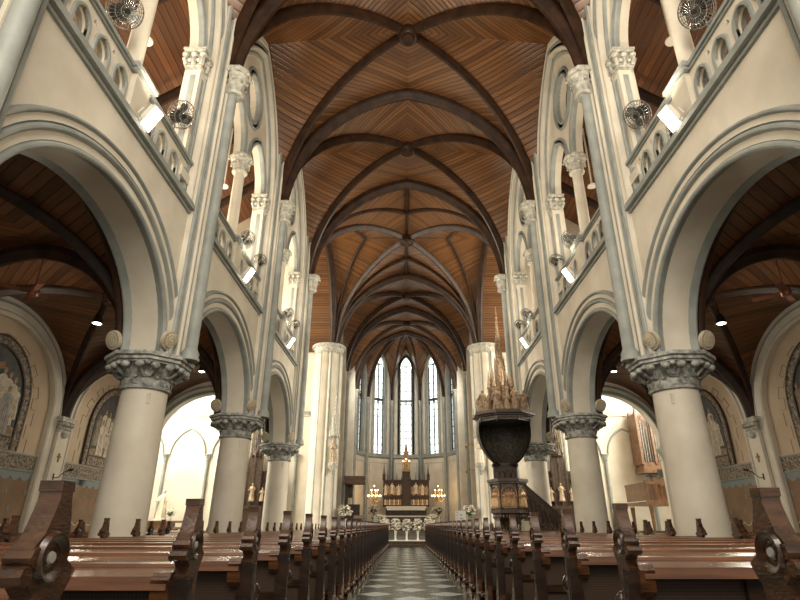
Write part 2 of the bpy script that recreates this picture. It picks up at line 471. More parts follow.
# apse: polygon
AR = 4.15
AV = [(AR * math.cos(R(36 * i)) * (1 if i else 1), P[6] + AR * math.sin(R(36 * i))) for i in range(6)]
AB = (0, P[6] + .2)
mb = MB()
for i in range(5):
    a = AV[i]; b = AV[i + 1]; M_ = ((a[0] + b[0]) / 2, (a[1] + b[1]) / 2)
    hw = math.hypot(a[0] - b[0], a[1] - b[1]) / 2
    for C in (a, b):
        cell(mb, (*C, 0), (*AB, 0), (*M_, 0), ZV - .35, ZR - ZV + .3, ZR - ZV - .05, hw, AB, (.5, .85))
mb.build('apse_vault_web', CEIL, ceil, 60)
for i in range(6):
    mb = MB(); C = Vector((*AV[i], 0)); T = Vector((*AB, 0)); pts = []
    for j in range(21):
        t = PI / 2 * j / 20; p = C.lerp(T, 1 - math.cos(t)); pts.append((p.x, p.y, ZV - .35 + (ZR - ZV + .28) * math.sin(t)))
    d = (T - C).normalized(); rib_sweep(mb, pts, (-d.y, d.x, 0), .18, .26, 0, False); mb.build('apse_rib', RIB, ceil, 50)

# ------------------------------------------------------------------ capitals (shared meshes)
def leaf(mb, ang, r0, z0, h, w, curl, m=0):
    """an acanthus leaf standing at radius r0, curling outwards at the top"""
    ca, sa = math.cos(ang), math.sin(ang)
    rows = []
    for i in range(7):
        t = i / 6; rr = r0 + curl * (t ** 3) * 1.0 + .01; z = z0 + h * math.sin(t * PI * .62) / math.sin(PI * .62) if t > .0 else z0
        ww = w * (.55 + .75 * math.sin(PI * min(1, t * 1.05)) ** .7) * (1 - .55 * t ** 4)
        row = []
        for j in range(-2, 3):
            q = j / 2 * ww; rad = rr + (.03 * (1 - abs(j) / 2) + .012 * (j % 2)) * (w / .1) * .5
            row.append((ca * rad - sa * q, sa * rad + ca * q, z))
        rows.append(row)
    mb.grid(rows, m)
    mb.ball((ca * (r0 + curl * 1.0), sa * (r0 + curl * 1.0), z0 + h * .93), (w * .55, w * .55, w * .38), 8, 5, m)

def octo(r, ph=R(22.5), n=8): return [(r * math.cos(ph + 2 * PI * i / n), r * math.sin(ph + 2 * PI * i / n)) for i in range(n)]

def column_capital():
    mb = MB()
    mb.lathe([(.40, 3.36), (.455, 3.38), (.465, 3.42), (.42, 3.45), (.425, 3.5), (.44, 3.6), (.47, 3.7), (.55, 3.8), (.60, 3.83)], 24, 0)
    for i in range(16):
        a = 2 * PI * i / 16
        if i % 2: leaf(mb, a, .43, 3.45, .18, .07, .07)
        else: leaf(mb, a, .42, 3.45, .14, .07, .05)
    for i in range(8):
        a = 2 * PI * (i + .5) / 8
        leaf(mb, a, .47, 3.58, .22, .10, .22)
        for q in (-.13, .13):
            x = math.cos(a) * .66 - math.sin(a) * q; y = math.sin(a) * .66 + math.cos(a) * q
            mb.ball((x, y, 3.76), (.085, .085, .065), 8, 6)
            mb.tube([(math.cos(a) * .48 - math.sin(a) * q * .4, math.sin(a) * .48 + math.cos(a) * q * .4, 3.6), (math.cos(a) * .58 - math.sin(a) * q * .8, math.sin(a) * .58 + math.cos(a) * q * .8, 3.7), (x, y, 3.78)], .03, 6)
    f = lambda u, v, w: (u, v, w)
    for r, z0, z1 in ((.70, 3.82, 3.86), (.75, 3.86, 3.91), (.80, 3.93, ZC)):
        mb.prism(octo(r), f, z0, z1, 0)
    mb.lathe([(.75, 3.91), (.80, 3.93)], 8, 0, ph=R(22.5))
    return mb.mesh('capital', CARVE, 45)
CAPM = column_capital()
SHAFTM = MB().lathe([(.62, 0), (.62, .12), (.58, .16), (.56, .24), (.52, .27), (.50, .34), (.455, .38), (.445, .5), (.425, 2.2), (.405, 3.36), (.405, 3.4)], 40).mesh('shaft', CREAM, 30)
BRM = MB().box(-.03, .03, -.05, .05, -.1, .1).box(-.02, .02, -.03, .03, -.07, .07).mesh('switch_plate', CREAM)

def small_capital(r, h, m=CARVEP):
    """round vault-shaft capital, top at z=0"""
    mb = MB(); mb.lathe([(r, -h), (r * 1.2, -h * .95), (r * 1.2, -h * .9), (r, -h * .86), (r * 1.1, -h * .5), (r * 1.45, -h * .22), (r * 1.5, -h * .2)], 16)
    for i in range(8):
        a = 2 * PI * i / 8
        leaf(mb, a, r * 1.0, -h * .86, h * .38, r * .38, r * .45)
        leaf(mb, a + PI / 8, r * 1.1, -h * .6, h * .42, r * .42, r * .75)
    mb.lathe([(r * 1.75, -h * .2), (r * 1.9, -h * .15), (r * 1.9, -h * .03), (r * 1.8, 0)], 8, ph=R(22.5))
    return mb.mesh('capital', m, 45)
VCAP = small_capital(.15, .62); CCAP = small_capital(.16, .5)
def square_capital(w, d, h):
    mb = MB(); f = lambda u, v, k: (u, v, k)
    mb.box(-d, d, -w, w, -h, -h * .88); mb.box(-d * .9, d * .9, -w * .9, w * .9, -h * .9, -h * .2)
    mb.box(-d * 1.25, d * 1.25, -w * 1.2, w * 1.2, -h * .2, -h * .1); mb.box(-d * 1.35, d * 1.35, -w * 1.3, w * 1.3, -h * .1, 0)
    for sx in (-1, 0, 1):
        for sy in (-1, 0, 1):
            if sx == 0 and sy == 0: continue
            L = math.hypot(sx, sy); x, y = sx * d, sy * w
            mb.ball((x * 1.05, y * 1.05, -h * .33), (.075, .075, .06), 8, 6)
            mb.tube([(x * .9, y * .9, -h * .85), (x * 1.12, y * 1.12, -h * .6), (x * .98, y * .98, -h * .35)], [.05, .045, .03], 6)
    for q in (-.5, .5):
        for sx in (-1, 1): mb.ball((sx * d * 1.0, q * w, -h * .62), (.05, .06, .05), 6, 5); mb.ball((q * d, sx * w, -h * .62), (.06, .05, .05), 6, 5)
    return mb.mesh('capital', CARVEP, 45)
SCAP = square_capital(.24, .17, .48)

# ------------------------------------------------------------------ the nave walls
for s in (-1, 1):
    W = struct('wall_left' if s < 0 else 'wall_right', 'cream nave wall with arcade and gallery openings, ' + side_word(s), 'wall')
    F = lambda u, v, d: (s * d, u, v)
    arc_m = MB(); cl_m = MB(); mo = MB(); st = MB(); pil = MB()
    for k in (-1, 0, 1, 2):
        y0 = P[k]; y1 = P[k + 1]; c = (y0 + y1) / 2
        a, h = 2.42, 2.03
        ar = [(c + u, ZC + v) for u, v in arch(a, h, 0, 16)]
        arc_m.plate([[(y0, ZC), (y0, ZS), (y1, ZS), (y1, ZC)] + ar[::-1]], F, XF + .0, XB, 0)
        # arcade mouldings: grey soffit edge, cream hollow, grey rolls, label
        f = lambda u, v, d: (s * (XF - d), c + u, ZC + v)
        prof = [(.0, -.12, 1)] + rollp(-.05, .05, 0.0, .05, 1) + [(.06, .01, 0), (.17, .01, 0)] + rollp(.17, .27, .02, .06, 1) + [(.28, .02, 1), (.29, .05, 0), (.38, .05, 0)] + rollp(.38, .46, .04, .06, 1) + [(.47, 0, 1)]
        moulding(mo, f, a, h, prof, legs=0, n=18)
        f2 = lambda u, v, d: (s * (XB + d), c + u, ZC + v)
        moulding(mo, f2, a, h, [(.0, -.12, 1)] + rollp(-.05, .06, 0, .05, 1) + [(.07, 0, 1)], legs=0, n=18)
        if k < 0: continue
        # clerestory: outer layer with the enclosing arch
        A2, H2 = 2.36, 4.0
        enc = [(c + u, ZT + v) for u, v in arch(A2, H2, .025, 16, legs=ZT - ZS - .02)]
        cl_m.plate([[(y0, ZS), (y0, 17.2), (y1, 17.2), (y1, ZS)], enc], F, XF, XF + .24, 0)
        # tracery layer with two lancets and an oculus
        la = arch(.92, 1.4, 0, 10)
        L1 = [(c - 1.17 + u, ZT + v) for u, v in la]; L2 = [(c + 1.17 + u, ZT + v) for u, v in la]
        hole = [(L1[0][0], ZS + .02)] + L1 + L2 + [(L2[-1][0], ZS + .02)]
        ocu = [(c + .60 * math.cos(t * PI / 14), 13.38 + .78 * math.sin(t * PI / 14)) for t in range(28)]
        cl_m.plate([[(y0, ZS), (y0, 17.2), (y1, 17.2), (y1, ZS)], hole, ocu], F, XF + .2, XF + .5, 0)
        fe = lambda u, v, d: (s * (XF - d), c + u, ZT + v)
        prof = [(-.13, -.22, 0)] + rollp(-.13, -.02, -.13, .07, 1) + [(.0, -.1, 0)] + rollp(.0, .12, 0, .06, 0) + [(.13, .0, 0), (.2, 0, 1)] + rollp(.2, .3, 0, .06, 1) + [(.31, 0, 0)]
        moulding(mo, fe, A2, H2, prof, legs=ZT - ZS - .1, n=18)
        for q in (-1.17, 1.17):
            fl = lambda u, v, d: (s * (XF + .2 - d), c + q + u, ZT + v)
            moulding(mo, fl, .92, 1.4, [(.0, -.1, 1)] + rollp(-.03, .06, 0, .05, 1) + [(.07, 0, 0), (.12, .0, 0)] + rollp(.12, .19, 0, .05, 1) + [(.2, 0, 0)], legs=0 if True else None, n=10)
        rows = []
        oprof = [(0, -.12, 1)] + rollp(-.02, .07, 0, .05, 1) + [(.08, 0, 0), (.16, 0, 0)] + rollp(.16, .25, .0, .06, 1) + [(.26, 0, 0)]
        for r, d, m in oprof:
            rows.append([(s * (XF + .2 - d), c + (.60 + r) * math.cos(t * PI / 16), 13.38 + (.78 + r) * math.sin(t * PI / 16)) for t in range(33)])
        mo.grid(rows, [p[2] for p in oprof[:-1]])
        # wall arch under the vault boards
        moulding(mo, lambda u, v, d: (s * (XF - d), c + u, ZV - .35 + v), 2.86, ZR - ZV - .7, [(-.12, .0, 0)] + rollp(-.12, .0, 0, .08, 0) + [(.02, 0, 0)], n=18)
        # string course
        for z0, z1, d in ((ZS - .12, ZS - .06, .05), (ZS - .06, ZS + .04, .13), (ZS + .04, ZS + .12, .09)):
            st.box(s * (XF - d), s * (XF + .1), y0 + .2, y1 - .2, z0, z1, 1)
    # stepped pilasters at each pier
    for k in (-1, 0, 1, 2, 3):
        y = P[k]; top = 17. if k >= 0 else ZS
        for hw, x in ((.45, XF - .12), (.28, XF - .20), (.12, XF - .26)):
            pil.box(s * x, s * (XF + .2), y - hw, y + hw, ZC, top, 0 if hw != .28 else 1)
        for q in (-1, 1):
            pil.tube([(s * (XF - .12), y + q * .41, ZC), (s * (XF - .12), y + q * .41, top)], .045, 8, 1)
            pil.tube([(s * (XF - .20), y + q * .25, ZC), (s * (XF - .20), y + q * .25, top)], .04, 8, 0)
    arc_m.build('arcade', CREAM, W, 30); cl_m.build('clerestory', CREAM, W, 30)
    mo.build('arch_moulding', [CREAM, GREY], W, 35); st.build('string_course', [CREAM, GREY], W); pil.build('pilaster', [CREAM, GREY], W, 35)
    # gallery floor, aisle wall behind, gallery ceiling
    G = MB(); G.box(s * XB, s * XW, P[0] - 6, P[3], 6.92, ZS); G.build('gallery_floor', PALE, W)
    gc = MB(); gc.uv = []; rows = []
    for i in range(9):
        t = i / 8; x = XF + .3 + (XW - XF - .3) * t; z = 15.6 - 3.6 * t ** 1.3
        rows.append([(s * x, P[-1] + (P[3] - P[-1]) * j / 8, z) for j in range(9)])
        gc.uv += [(x * 1.1 + (P[-1] + (P[3] - P[-1]) * j / 8) * .0, j) for j in range(9)]
    gc.grid(rows); gcs = struct('ceiling', 'sloping brown boarded ceiling over the gallery, ' + side_word(s), 'ceiling'); gc.build('boards', CEIL2, gcs, 60)
    for k in (0, 1, 2, 3):
        for off in (0, BAY / 2):
            if k == 3 and off: continue
            r = MB(); pts = [(s * (XF + .4 + (XW - XF - .4) * i / 16), P[k] + off, 15.45 - 3.6 * (i / 16) ** 1.3 - 0.5 * math.sin(PI * i / 16)) for i in range(17)]
            rib_sweep(r, pts, (0, 1, 0), .2, .3); r.build('gallery_rib', RIB, gcs, 50)

# columns and vault shafts
names = {0: 'nearest', 1: 'second', 2: 'third'}
colm = None
for s in (-1, 1):
    for k in (0, 1, 2, 3):
        pos = {0: 'just outside the picture beside the nearest pews', 1: 'closest to the camera, biggest in view', 2: 'between the biggest column and the one by the crossing', 3: 'next to the crossing'}[k]
        t = thing('stone_column', 'round cream column, %s, %s' % (pos, side_word(s)), 'column', (s * 5.03, P[k], 0), None, 'nave arcade columns')
        t['kind'] = 'thing'
        put('shaft', SHAFTM, t); put('capital', CAPM, t)
        if k in (1, 2, 3): put('switch_plate', BRM, t, (-s * .36 * .6, -.36 * .88, 3.2), (0, 0, R(90)))
        w = {0: 'at the top corner of the picture', 1: 'above the biggest column', 2: 'above the middle column', 3: 'above the column by the crossing'}[k]
        v = thing('vault_shaft', 'slender grey wall shaft with leafy capital %s, %s' % (w, side_word(s)), 'wall shaft', (s * 4.30, P[k], ZC), None, 'wall shafts under the vault ribs')
        mb = MB(); mb.lathe([(.19, 0), (.19, .05), (.17, .09), (.18, .14), (.15, .2), (.125, .26), (.118, 3.2), (.118, ZV - ZC - .6)], 16)
        mb.build('shaft', GREY, v)
        put('capital', VCAP, v, (s * -.06, 0, ZV - ZC - .02), None, 1.2)

# gallery furniture: jamb pilasters, colonnettes, balustrades
JP = MB()
JP.box(-.15, .15, -.19, .19, 0, 2.95); JP.box(-.2, .2, -.25, .25, 0, .22); JP.box(-.17, .17, -.22, .22, .22, .3)
for q in (-1, 1): JP.box(q * .151, q * .16, -.07, .07, .5, 2.75, 1); JP.box(-.06, .06, q * .191, q * .20, .5, 2.75, 1)
JPM = JP.mesh('pilaster_shaft', [CREAM, GREY])
CO = MB().lathe([(.26, 0), (.26, .1), (.21, .15), (.22, .22), (.17, .27), (.155, .34), (.145, 2.0), (.135, 2.72)], 20).mesh('shaft', CREAM, 30)
def bal_panel():
    mb = MB(); F = lambda u, v, d: (d, u, v); holes = []
    L = BAY / 2 - .48 - .22
    w = L / 4
    for sg in (-1, 1):
        for i in range(4):
            c = sg * (.24 + w * (i + .5))
            holes.append([(c + u, .42 + v) for u, v in arch(.17, .24, 0, 6, legs=.30)])
            if i < 3:
                cc = sg * (.24 + w * (i + 1)); holes.append([(cc - .05, .66), (cc, .76), (cc + .05, .66)])
    e = BAY / 2 - .40
    mb.plate([[(-e, 0), (-e, .84), (e, .84), (e, 0)]] + holes, F, -.07, .07, 0)
    f = lambda u, v, d: (-.07 - d, 0, 0)
    for sg in (-1, 1):
        for i in range(4):
            c = sg * (.24 + w * (i + .5))
            moulding(mb, lambda u, v, d: (d, c + u, .42 + v), .17, .24, [(.0, -.02, 1), (.0, -.10, 1), (.04, -.10, 1), (.06, -.07, 1)], legs=.3, n=6)
            moulding(mb, lambda u, v, d: (d, c + u, .42 + v), .17, .24, [(.0, .02, 1), (.0, .10, 1), (.04, .10, 1), (.06, .07, 1)], legs=.3, n=6)
    return mb.mesh('pierced_panel', [CREAM, GREY], 30)
BALM = bal_panel()
mb = MB(); e = BAY / 2 - .36
mb.box(-.11, .11, -e, e, .84, .88); mb.box(-.15, .15, -e, e, .88, .95); mb.box(-.12, .12, -e, e, .95, .99)
mb.box(-.19, .19, -.33, .33, .84, .9); mb.box(-.23, .23, -.37, .37, .9, .98); mb.box(-.2, .2, -.34, .34, .98, 1.02)
RAILM = mb.mesh('handrail', GREY)
mb = MB(); mb.box(-.16, .16, -.24, .24, 0, .84); PEDM = mb.mesh('pedestal', CREAM)
bword = {0: 'in the nearest bay', 1: 'in the middle bay', 2: 'in the bay next to the crossing'}
for s in (-1, 1):
    for k in (0, 1, 2):
        c = (P[k] + P[k + 1]) / 2; X = s * (XF + .17)
        t = thing('gallery_balustrade', 'pierced stone gallery balustrade %s, %s' % (bword[k], side_word(s)), 'balustrade', (X, c, ZS + .12), None, 'gallery balustrades')
        put('pierced_panel', BALM, t); put('handrail', RAILM, t); put('pedestal', PEDM, t)
        t = thing('colonnette', 'round cream colonnette on the gallery balustrade %s, %s' % (bword[k], side_word(s)), 'colonnette', (s * (XF + .31), c, 8.3), None, 'gallery colonnettes')
        put('shaft', CO, t); put('capital', CCAP, t, (0, 0, 2.8), None, 1.15)
        t['kind'] = 'thing'
        for q, qw in ((-1, 'near'), (1, 'far')):
            t = thing('gallery_pilaster', 'square cream pilaster with leafy capital at the %s end of the gallery opening %s, %s' % (qw, bword[k], side_word(s)), 'pilaster', (s * (XF + .25), c + q * 2.2, 7.68), None, 'gallery opening pilasters')
            put('pilaster_shaft', JPM, t); put('capital', SCAP, t, (0, 0, 3.43), None, 1.12)
            t['label'] = 'leafy square gallery pilaster, %s end %s, %s' % (qw, {0: 'of nearest opening', 1: 'of middle opening', 2: 'by the crossing'}[k], side_word(s))

# ------------------------------------------------------------------ aisles
for s in (-1, 1):
    A = struct('wall_left' if s < 0 else 'wall_right', 'outer aisle wall with blind arches and painted frieze, ' + side_word(s), 'wall')
    mb = MB(); mb.box(s * XW, s * (XW + .3), P[-1], P[3], 0, 16); mb.build('plaster', TAN, A)
    dm = MB(); fr = MB(); arc = MB(); pi = MB(); bl = MB()
    for k in (-1, 0, 1, 2):
        y0 = P[k]; y1 = P[k + 1]; c = (y0 + y1) / 2
        dm.box(s * (XW - .02), s * XW, y0 + .3, y1 - .3, .9, 2.25, 0)
        dm.box(s * (XW - .025), s * XW, y0 + .3, y1 - .3, 0, .9, 0)
        # scalloped hem and grey band
        n = 14; w = (y1 - y0 - .6) / n
        for zz, mm, hh in ((2.25, 1, .14), (1.18, 2, .02)):
            for i in range(n):
                ya = y0 + .3 + w * i
                top = [(ya + w * j / 6, zz - .10 * math.sin(PI * j / 6)) for j in range(7)]
                if mm == 1: pg = top + [(ya + w, zz + hh), (ya, zz + hh)]
                else: pg = top + [(u, v - .025) for u, v in top[::-1]]
                dm.prism(pg, lambda u, v, d: (s * (XW - d), u, v), .0, .03, mm)
        for i in range(n // 2):
            for zz in (1.85, 1.45):
                ya = y0 + .3 + w * (2 * i + (1 if zz > 1.6 else 1.6))
                dm.prism([(ya - .035, zz), (ya, zz - .07), (ya + .035, zz), (ya + .035, zz + .06), (ya, zz + .1), (ya - .035, zz + .06)], lambda u, v, d: (s * (XW - d), u, v), 0, .03, 1)
        fr.box(s * (XW - .04), s * XW, y0 + .3, y1 - .3, 2.42, 2.78, 0)
        fr.box(s * (XW - .06), s * XW, y0 + .3, y1 - .3, 2.39, 2.42, 1); fr.box(s * (XW - .06), s * XW, y0 + .3, y1 - .3, 2.78, 2.82, 1)
        fa = lambda u, v, d: (s * (XW - d), c + u, ZC + v)
        moulding(arc, fa, 2.36, 2.0, [(-.02, .0, 0), (-.02, .14, 0)] + rollp(0, .08, .14, .03, 0) + [(.09, .12, 1), (.12, .12, 0), (.28, .16, 0)] + rollp(.28, .34, .14, .03, 1) + [(.36, .14, 0), (.5, .14, 0), (.5, 0, 0)], legs=ZC, n=18)
        # painted quoin outline around the picture
        pic = arch(1.62, 1.45, .0, 8)
        for i in range(0, len(pic) - 1):
            u, v = pic[i]; u2, v2 = pic[i + 1]; o = 1.0 if i % 2 else 1.13
            bl.tube([(s * (XW - .005), c + u * o, 3.98 + v * o), (s * (XW - .005), c + u2 * o, 3.98 + v2 * o)], .008, 4, 0)
            o2 = 1.13 if i % 2 else 1.0
            bl.tube([(s * (XW - .005), c + u2 * o, 3.98 + v2 * o), (s * (XW - .005), c + u2 * o2, 3.98 + v2 * o2)], .008, 4, 0)
        for z0 in (2.85, 3.2, 3.55):
            for q in (-1, 1):
                o = 1.0 if z0 == 3.2 else 1.1
                bl.tube([(s * (XW - .005), c + q * 1.62 * o, z0), (s * (XW - .005), c + q * 1.62 * o, z0 + .35)], .008, 4, 0)
    dm.build('painted_dado', [DRAPE, DRAPEG, LINE], A); fr.build('frieze', [FRIEZE, GREY], A); arc.build('blind_arch', [CREAM, GREY], A, 35)
    bl.build('painted_outline', FIGB, A)
    # aisle vault
    av = struct('ceiling', 'low brown boarded vault over the aisle, ' + side_word(s), 'ceiling')
    xo = s * (XB + XW) / 2; xh = (XW - XB) / 2
    for k in (-1, 0, 1, 2):
        bay_vault(av, xh, P[k], P[k + 1], ZC - .1, 2.72, 2.62, 2.55, CEIL2, xo=xo, rw=.17, rd=.2)
        mb = MB(); mb.lathe([(0, -.2), (.16, -.2), (.2, -.12), (.2, 0)], 12, 0, (xo, (P[k] + P[k + 1]) / 2, ZC + 2.58)); mb.build('vault_boss', RIB, av)
        # wall rib behind the arcade
        c = (P[k] + P[k + 1]) / 2
        mb = MB(); rib_sweep(mb, [(s * (XB + .16), c + u, ZC - .1 + v) for u, v in arch(2.66, 2.45, 0, 18)], (1, 0, 0), .24, .2); mb.build('wall_rib', RIB, av, 50)
    for k in (-1, 0, 1, 2):
        trans_rib(av, xh, P[k], ZC - .1, 2.64, .26, .3, xo=xo)
    # aisle pilasters with capitals
    for k in (0, 1, 2, 3):
        t = thing('aisle_pilaster', '', 'pilaster', (s * (XW - .13), P[k], 0), None, 'aisle wall pilasters')
        t['label'] = 'pale flat aisle pilaster with leafy capital %s, %s' % ({0: 'in the nearest corner', 1: 'behind the biggest column', 2: 'between the two painted stations', 3: 'at the transept corner'}[k], side_word(s))
        t['kind'] = 'thing'
        mb = MB(); mb.box(-.13, .13, -.26, .26, 0, 3.6); mb.box(-.16, .16, -.30, .30, 0, .3)
        mb.build('shaft', PALE, t)
        mb = MB(); mb.box(-.15, .15, -.28, .28, 3.55, 3.62); mb.box(-.12, .12, -.24, .24, 3.6, 3.85); mb.box(-.2, .2, -.34, .34, 3.85, 3.98)
        for i in range(-2, 3):
            mb.ball((-s * .16, i * .13, 3.78), (.08, .07, .07), 8, 6); mb.ball((-s * .13, i * .12, 3.66), (.06, .06, .05), 8, 6)
        mb.ball((-s * .14, 0, 3.5), (.12, .16, .11), 8, 6)
        mb.build('capital', CARVEP, t)
        # little painted consecration cross on the pilaster
        if k in (1, 2):
            w = thing('wall_cross', 'small brown cross on the aisle pilaster %s, %s' % ({1: 'behind the biggest column', 2: 'between the painted stations'}[k], side_word(s)), 'cross', (s * (XW - .275), P[k], 2.85), None, 'small pilaster crosses')
            mb = MB(); mb.box(-.012, .012, -.025, .025, -.12, .12); mb.box(-.012, .012, -.08, .08, .0, .05); mb.ball((0, 0, .025), (.015, .04, .04), 8, 6)
            mb.build('cross', CROSSP, w)
            w = thing('picture_lamp', 'thin dark bracket lamp on the aisle pilaster %s, %s' % ({1: 'behind the biggest column', 2: 'between the painted stations'}[k], side_word(s)), 'lamp', (s * (XW - .27), P[k], 2.3), None, 'bracket lamps on the pilasters')
            mb = MB(); mb.tube([(0, 0, 0), (-s * .12, .0, .02), (-s * .26, 0, .16), (-s * .42, 0, .22)], .012, 6); mb.tube([(0, -.03, -.05), (0, -.03, .12)], .02, 6)
            mb.build('arm', DARKM, w); mb = MB(); mb.tube([(-s * .38, 0, .21), (-s * .5, 0, .235)], .035, 8); mb.build('lamp_head', DARKM, w)

# painted stations on the aisle wall
def figure2d(mb, f, x, z, h, m, lean=0, halo=False, arm=0, d=.012):
    w = h * .17
    body = [(-w * 1.0, 0), (-w * .95, h * .3), (-w * .75, h * .55), (-w * .95, h * .78), (-w * .45, h * .86), (0, h * .88), (w * .45, h * .86), (w * .95, h * .78), (w * .75, h * .55), (w * 1.05, h * .3), (w * 1.1, 0)]
    mb.prism([(x + u + lean * v, z + v) for u, v in body], f, d, d + .006, m)
    for q in (-.45, 0, .45):
        mb.prism([(x + q * w + lean * .05, z + .02), (x + q * w + .02, z + .02), (x + q * w * .6 + lean * h * .6 + .008, z + h * .62), (x + q * w * .6 + lean * h * .6, z + h * .62)], f, d + .006, d + .009, 2 if m != 2 else 3)
    hx, hz = x + lean * h * .93, z + h * .95
    if halo: mb.prism([(hx + h * .10 * math.cos(t * PI / 8), hz + h * .10 * math.sin(t * PI / 8)) for t in range(16)], f, d + .001, d + .004, 5)
    mb.prism([(hx + h * .052 * math.cos(t * PI / 6), hz + h * .068 * math.sin(t * PI / 6)) for t in range(12)], f, d + .005, d + .011, 4)
    mb.prism([(hx - h * .055, hz), (hx + h * .055, hz), (hx + h * .045, hz + h * .06), (hx, hz + h * .08), (hx - h * .045, hz + h * .06)], f, d + .008, d + .013, 2)
    if arm:
        mb.prism([(x + arm * w * .8 + lean * h * .7, z + h * .76), (x + arm * w * .8 + lean * h * .7, z + h * .66), (x + arm * w * 2.1, z + h * .60), (x + arm * w * 2.1, z + h * .66)], f, d + .006, d + .012, m)
        mb.ball(f(x + arm * w * 2.15, z + h * .63, d + .01), (.02, .03, .03), 6, 4, 4)
def station(s, k, seed):
    rnd = random.Random(seed); c = (P[k] + P[k + 1]) / 2
    what = {1: 'cross beam above pale robed figures', 2: 'crowd of pale robed figures'}.get(k, 'robed figures')
    t = thing('station_painting', 'arched painting of %s on the aisle wall, %s' % (what, side_word(s)), 'painting', (s * (XW - .03), c, 2.84), None, 'painted stations on the aisle walls')
    f = lambda u, v, d: (-s * d, u, v)
    a, h, sp = 1.14, 1.28, 1.16
    pn = MB(); pn.prism([(u, sp + v) for u, v in arch(a, h, 0, 12, legs=sp - .3)], f, 0, .012, 0); pn.build('painted_panel', SKYP, t)
    fg = MB(); fg.prism([(-a + .02, .31), (a - .02, .31), (a - .02, .55), (.3, .66), (-.4, .6), (-a + .02, .5)], f, .012, .016, 2)
    xs = [-.9, -.62, -.35, -.05, .22, .5, .78, .95]
    for i, x in enumerate(xs):
        hh = rnd.uniform(1.05, 1.35) * (1 - .2 * (abs(x) > .85)); mm = rnd.choice([1, 2, 3, 2, 1])
        figure2d(fg, f, x * .95, .62 + rnd.uniform(-.05, .18), hh * .9, mm, rnd.uniform(-.06, .06), False, 0, .014 + .001 * i)
    for i, x in enumerate([-.55, .1, .62]):
        figure2d(fg, f, x, .36, rnd.uniform(1.0, 1.3), 1 if i != 2 else 3, rnd.uniform(-.1, .1), i == 1, rnd.choice([-1, 1]), .03 + .004 * i)
    figure2d(fg, f, -.15, .33, .75, 1, .22, False, 1, .045)
    if k == 1:
        fg.prism([(-.75, 1.55), (.2, 1.9), (.14, 2.06), (-.81, 1.71)], f, .03, .04, 6); fg.prism([(-.28, 1.2), (-.12, 1.2), (-.38, 2.15), (-.52, 2.1)], f, .032, .043, 6)
    else:
        for q in (-.5, -.2, .3, .55): fg.tube([f(q, 1.0, .03), f(q + .06, 2.0 - abs(q) * .5, .03)], .012, 5, 2)
    fg.build('painted_figures', [SKYP, FIGA, FIGB, FIGC, SKIN, LINE, CROSSP], t)
    fm = MB()
    moulding(fm, lambda u, v, d: f(u, sp + v, d), a, h, [(-.02, 0, 1), (-.02, .05, 1), (.03, .055, 1), (.04, .035, 0), (.22, .035, 0), (.23, .055, 1), (.28, .05, 1), (.28, 0, 1)], legs=sp - .0, n=16)
    fm.prism([(-a, 0), (a, 0), (a, .30), (-a, .30)], f, 0, .035, 0); fm.prism([(-a, .28), (a, .28), (a, .32), (-a, .32)], f, 0, .055, 1)
    fm.build('mosaic_border', [FRIEZE, DARKW], t, 30)
for s in (-1, 1):
    for k in (1, 2): station(s, k, 11 * k + (3 if s > 0 else 0))

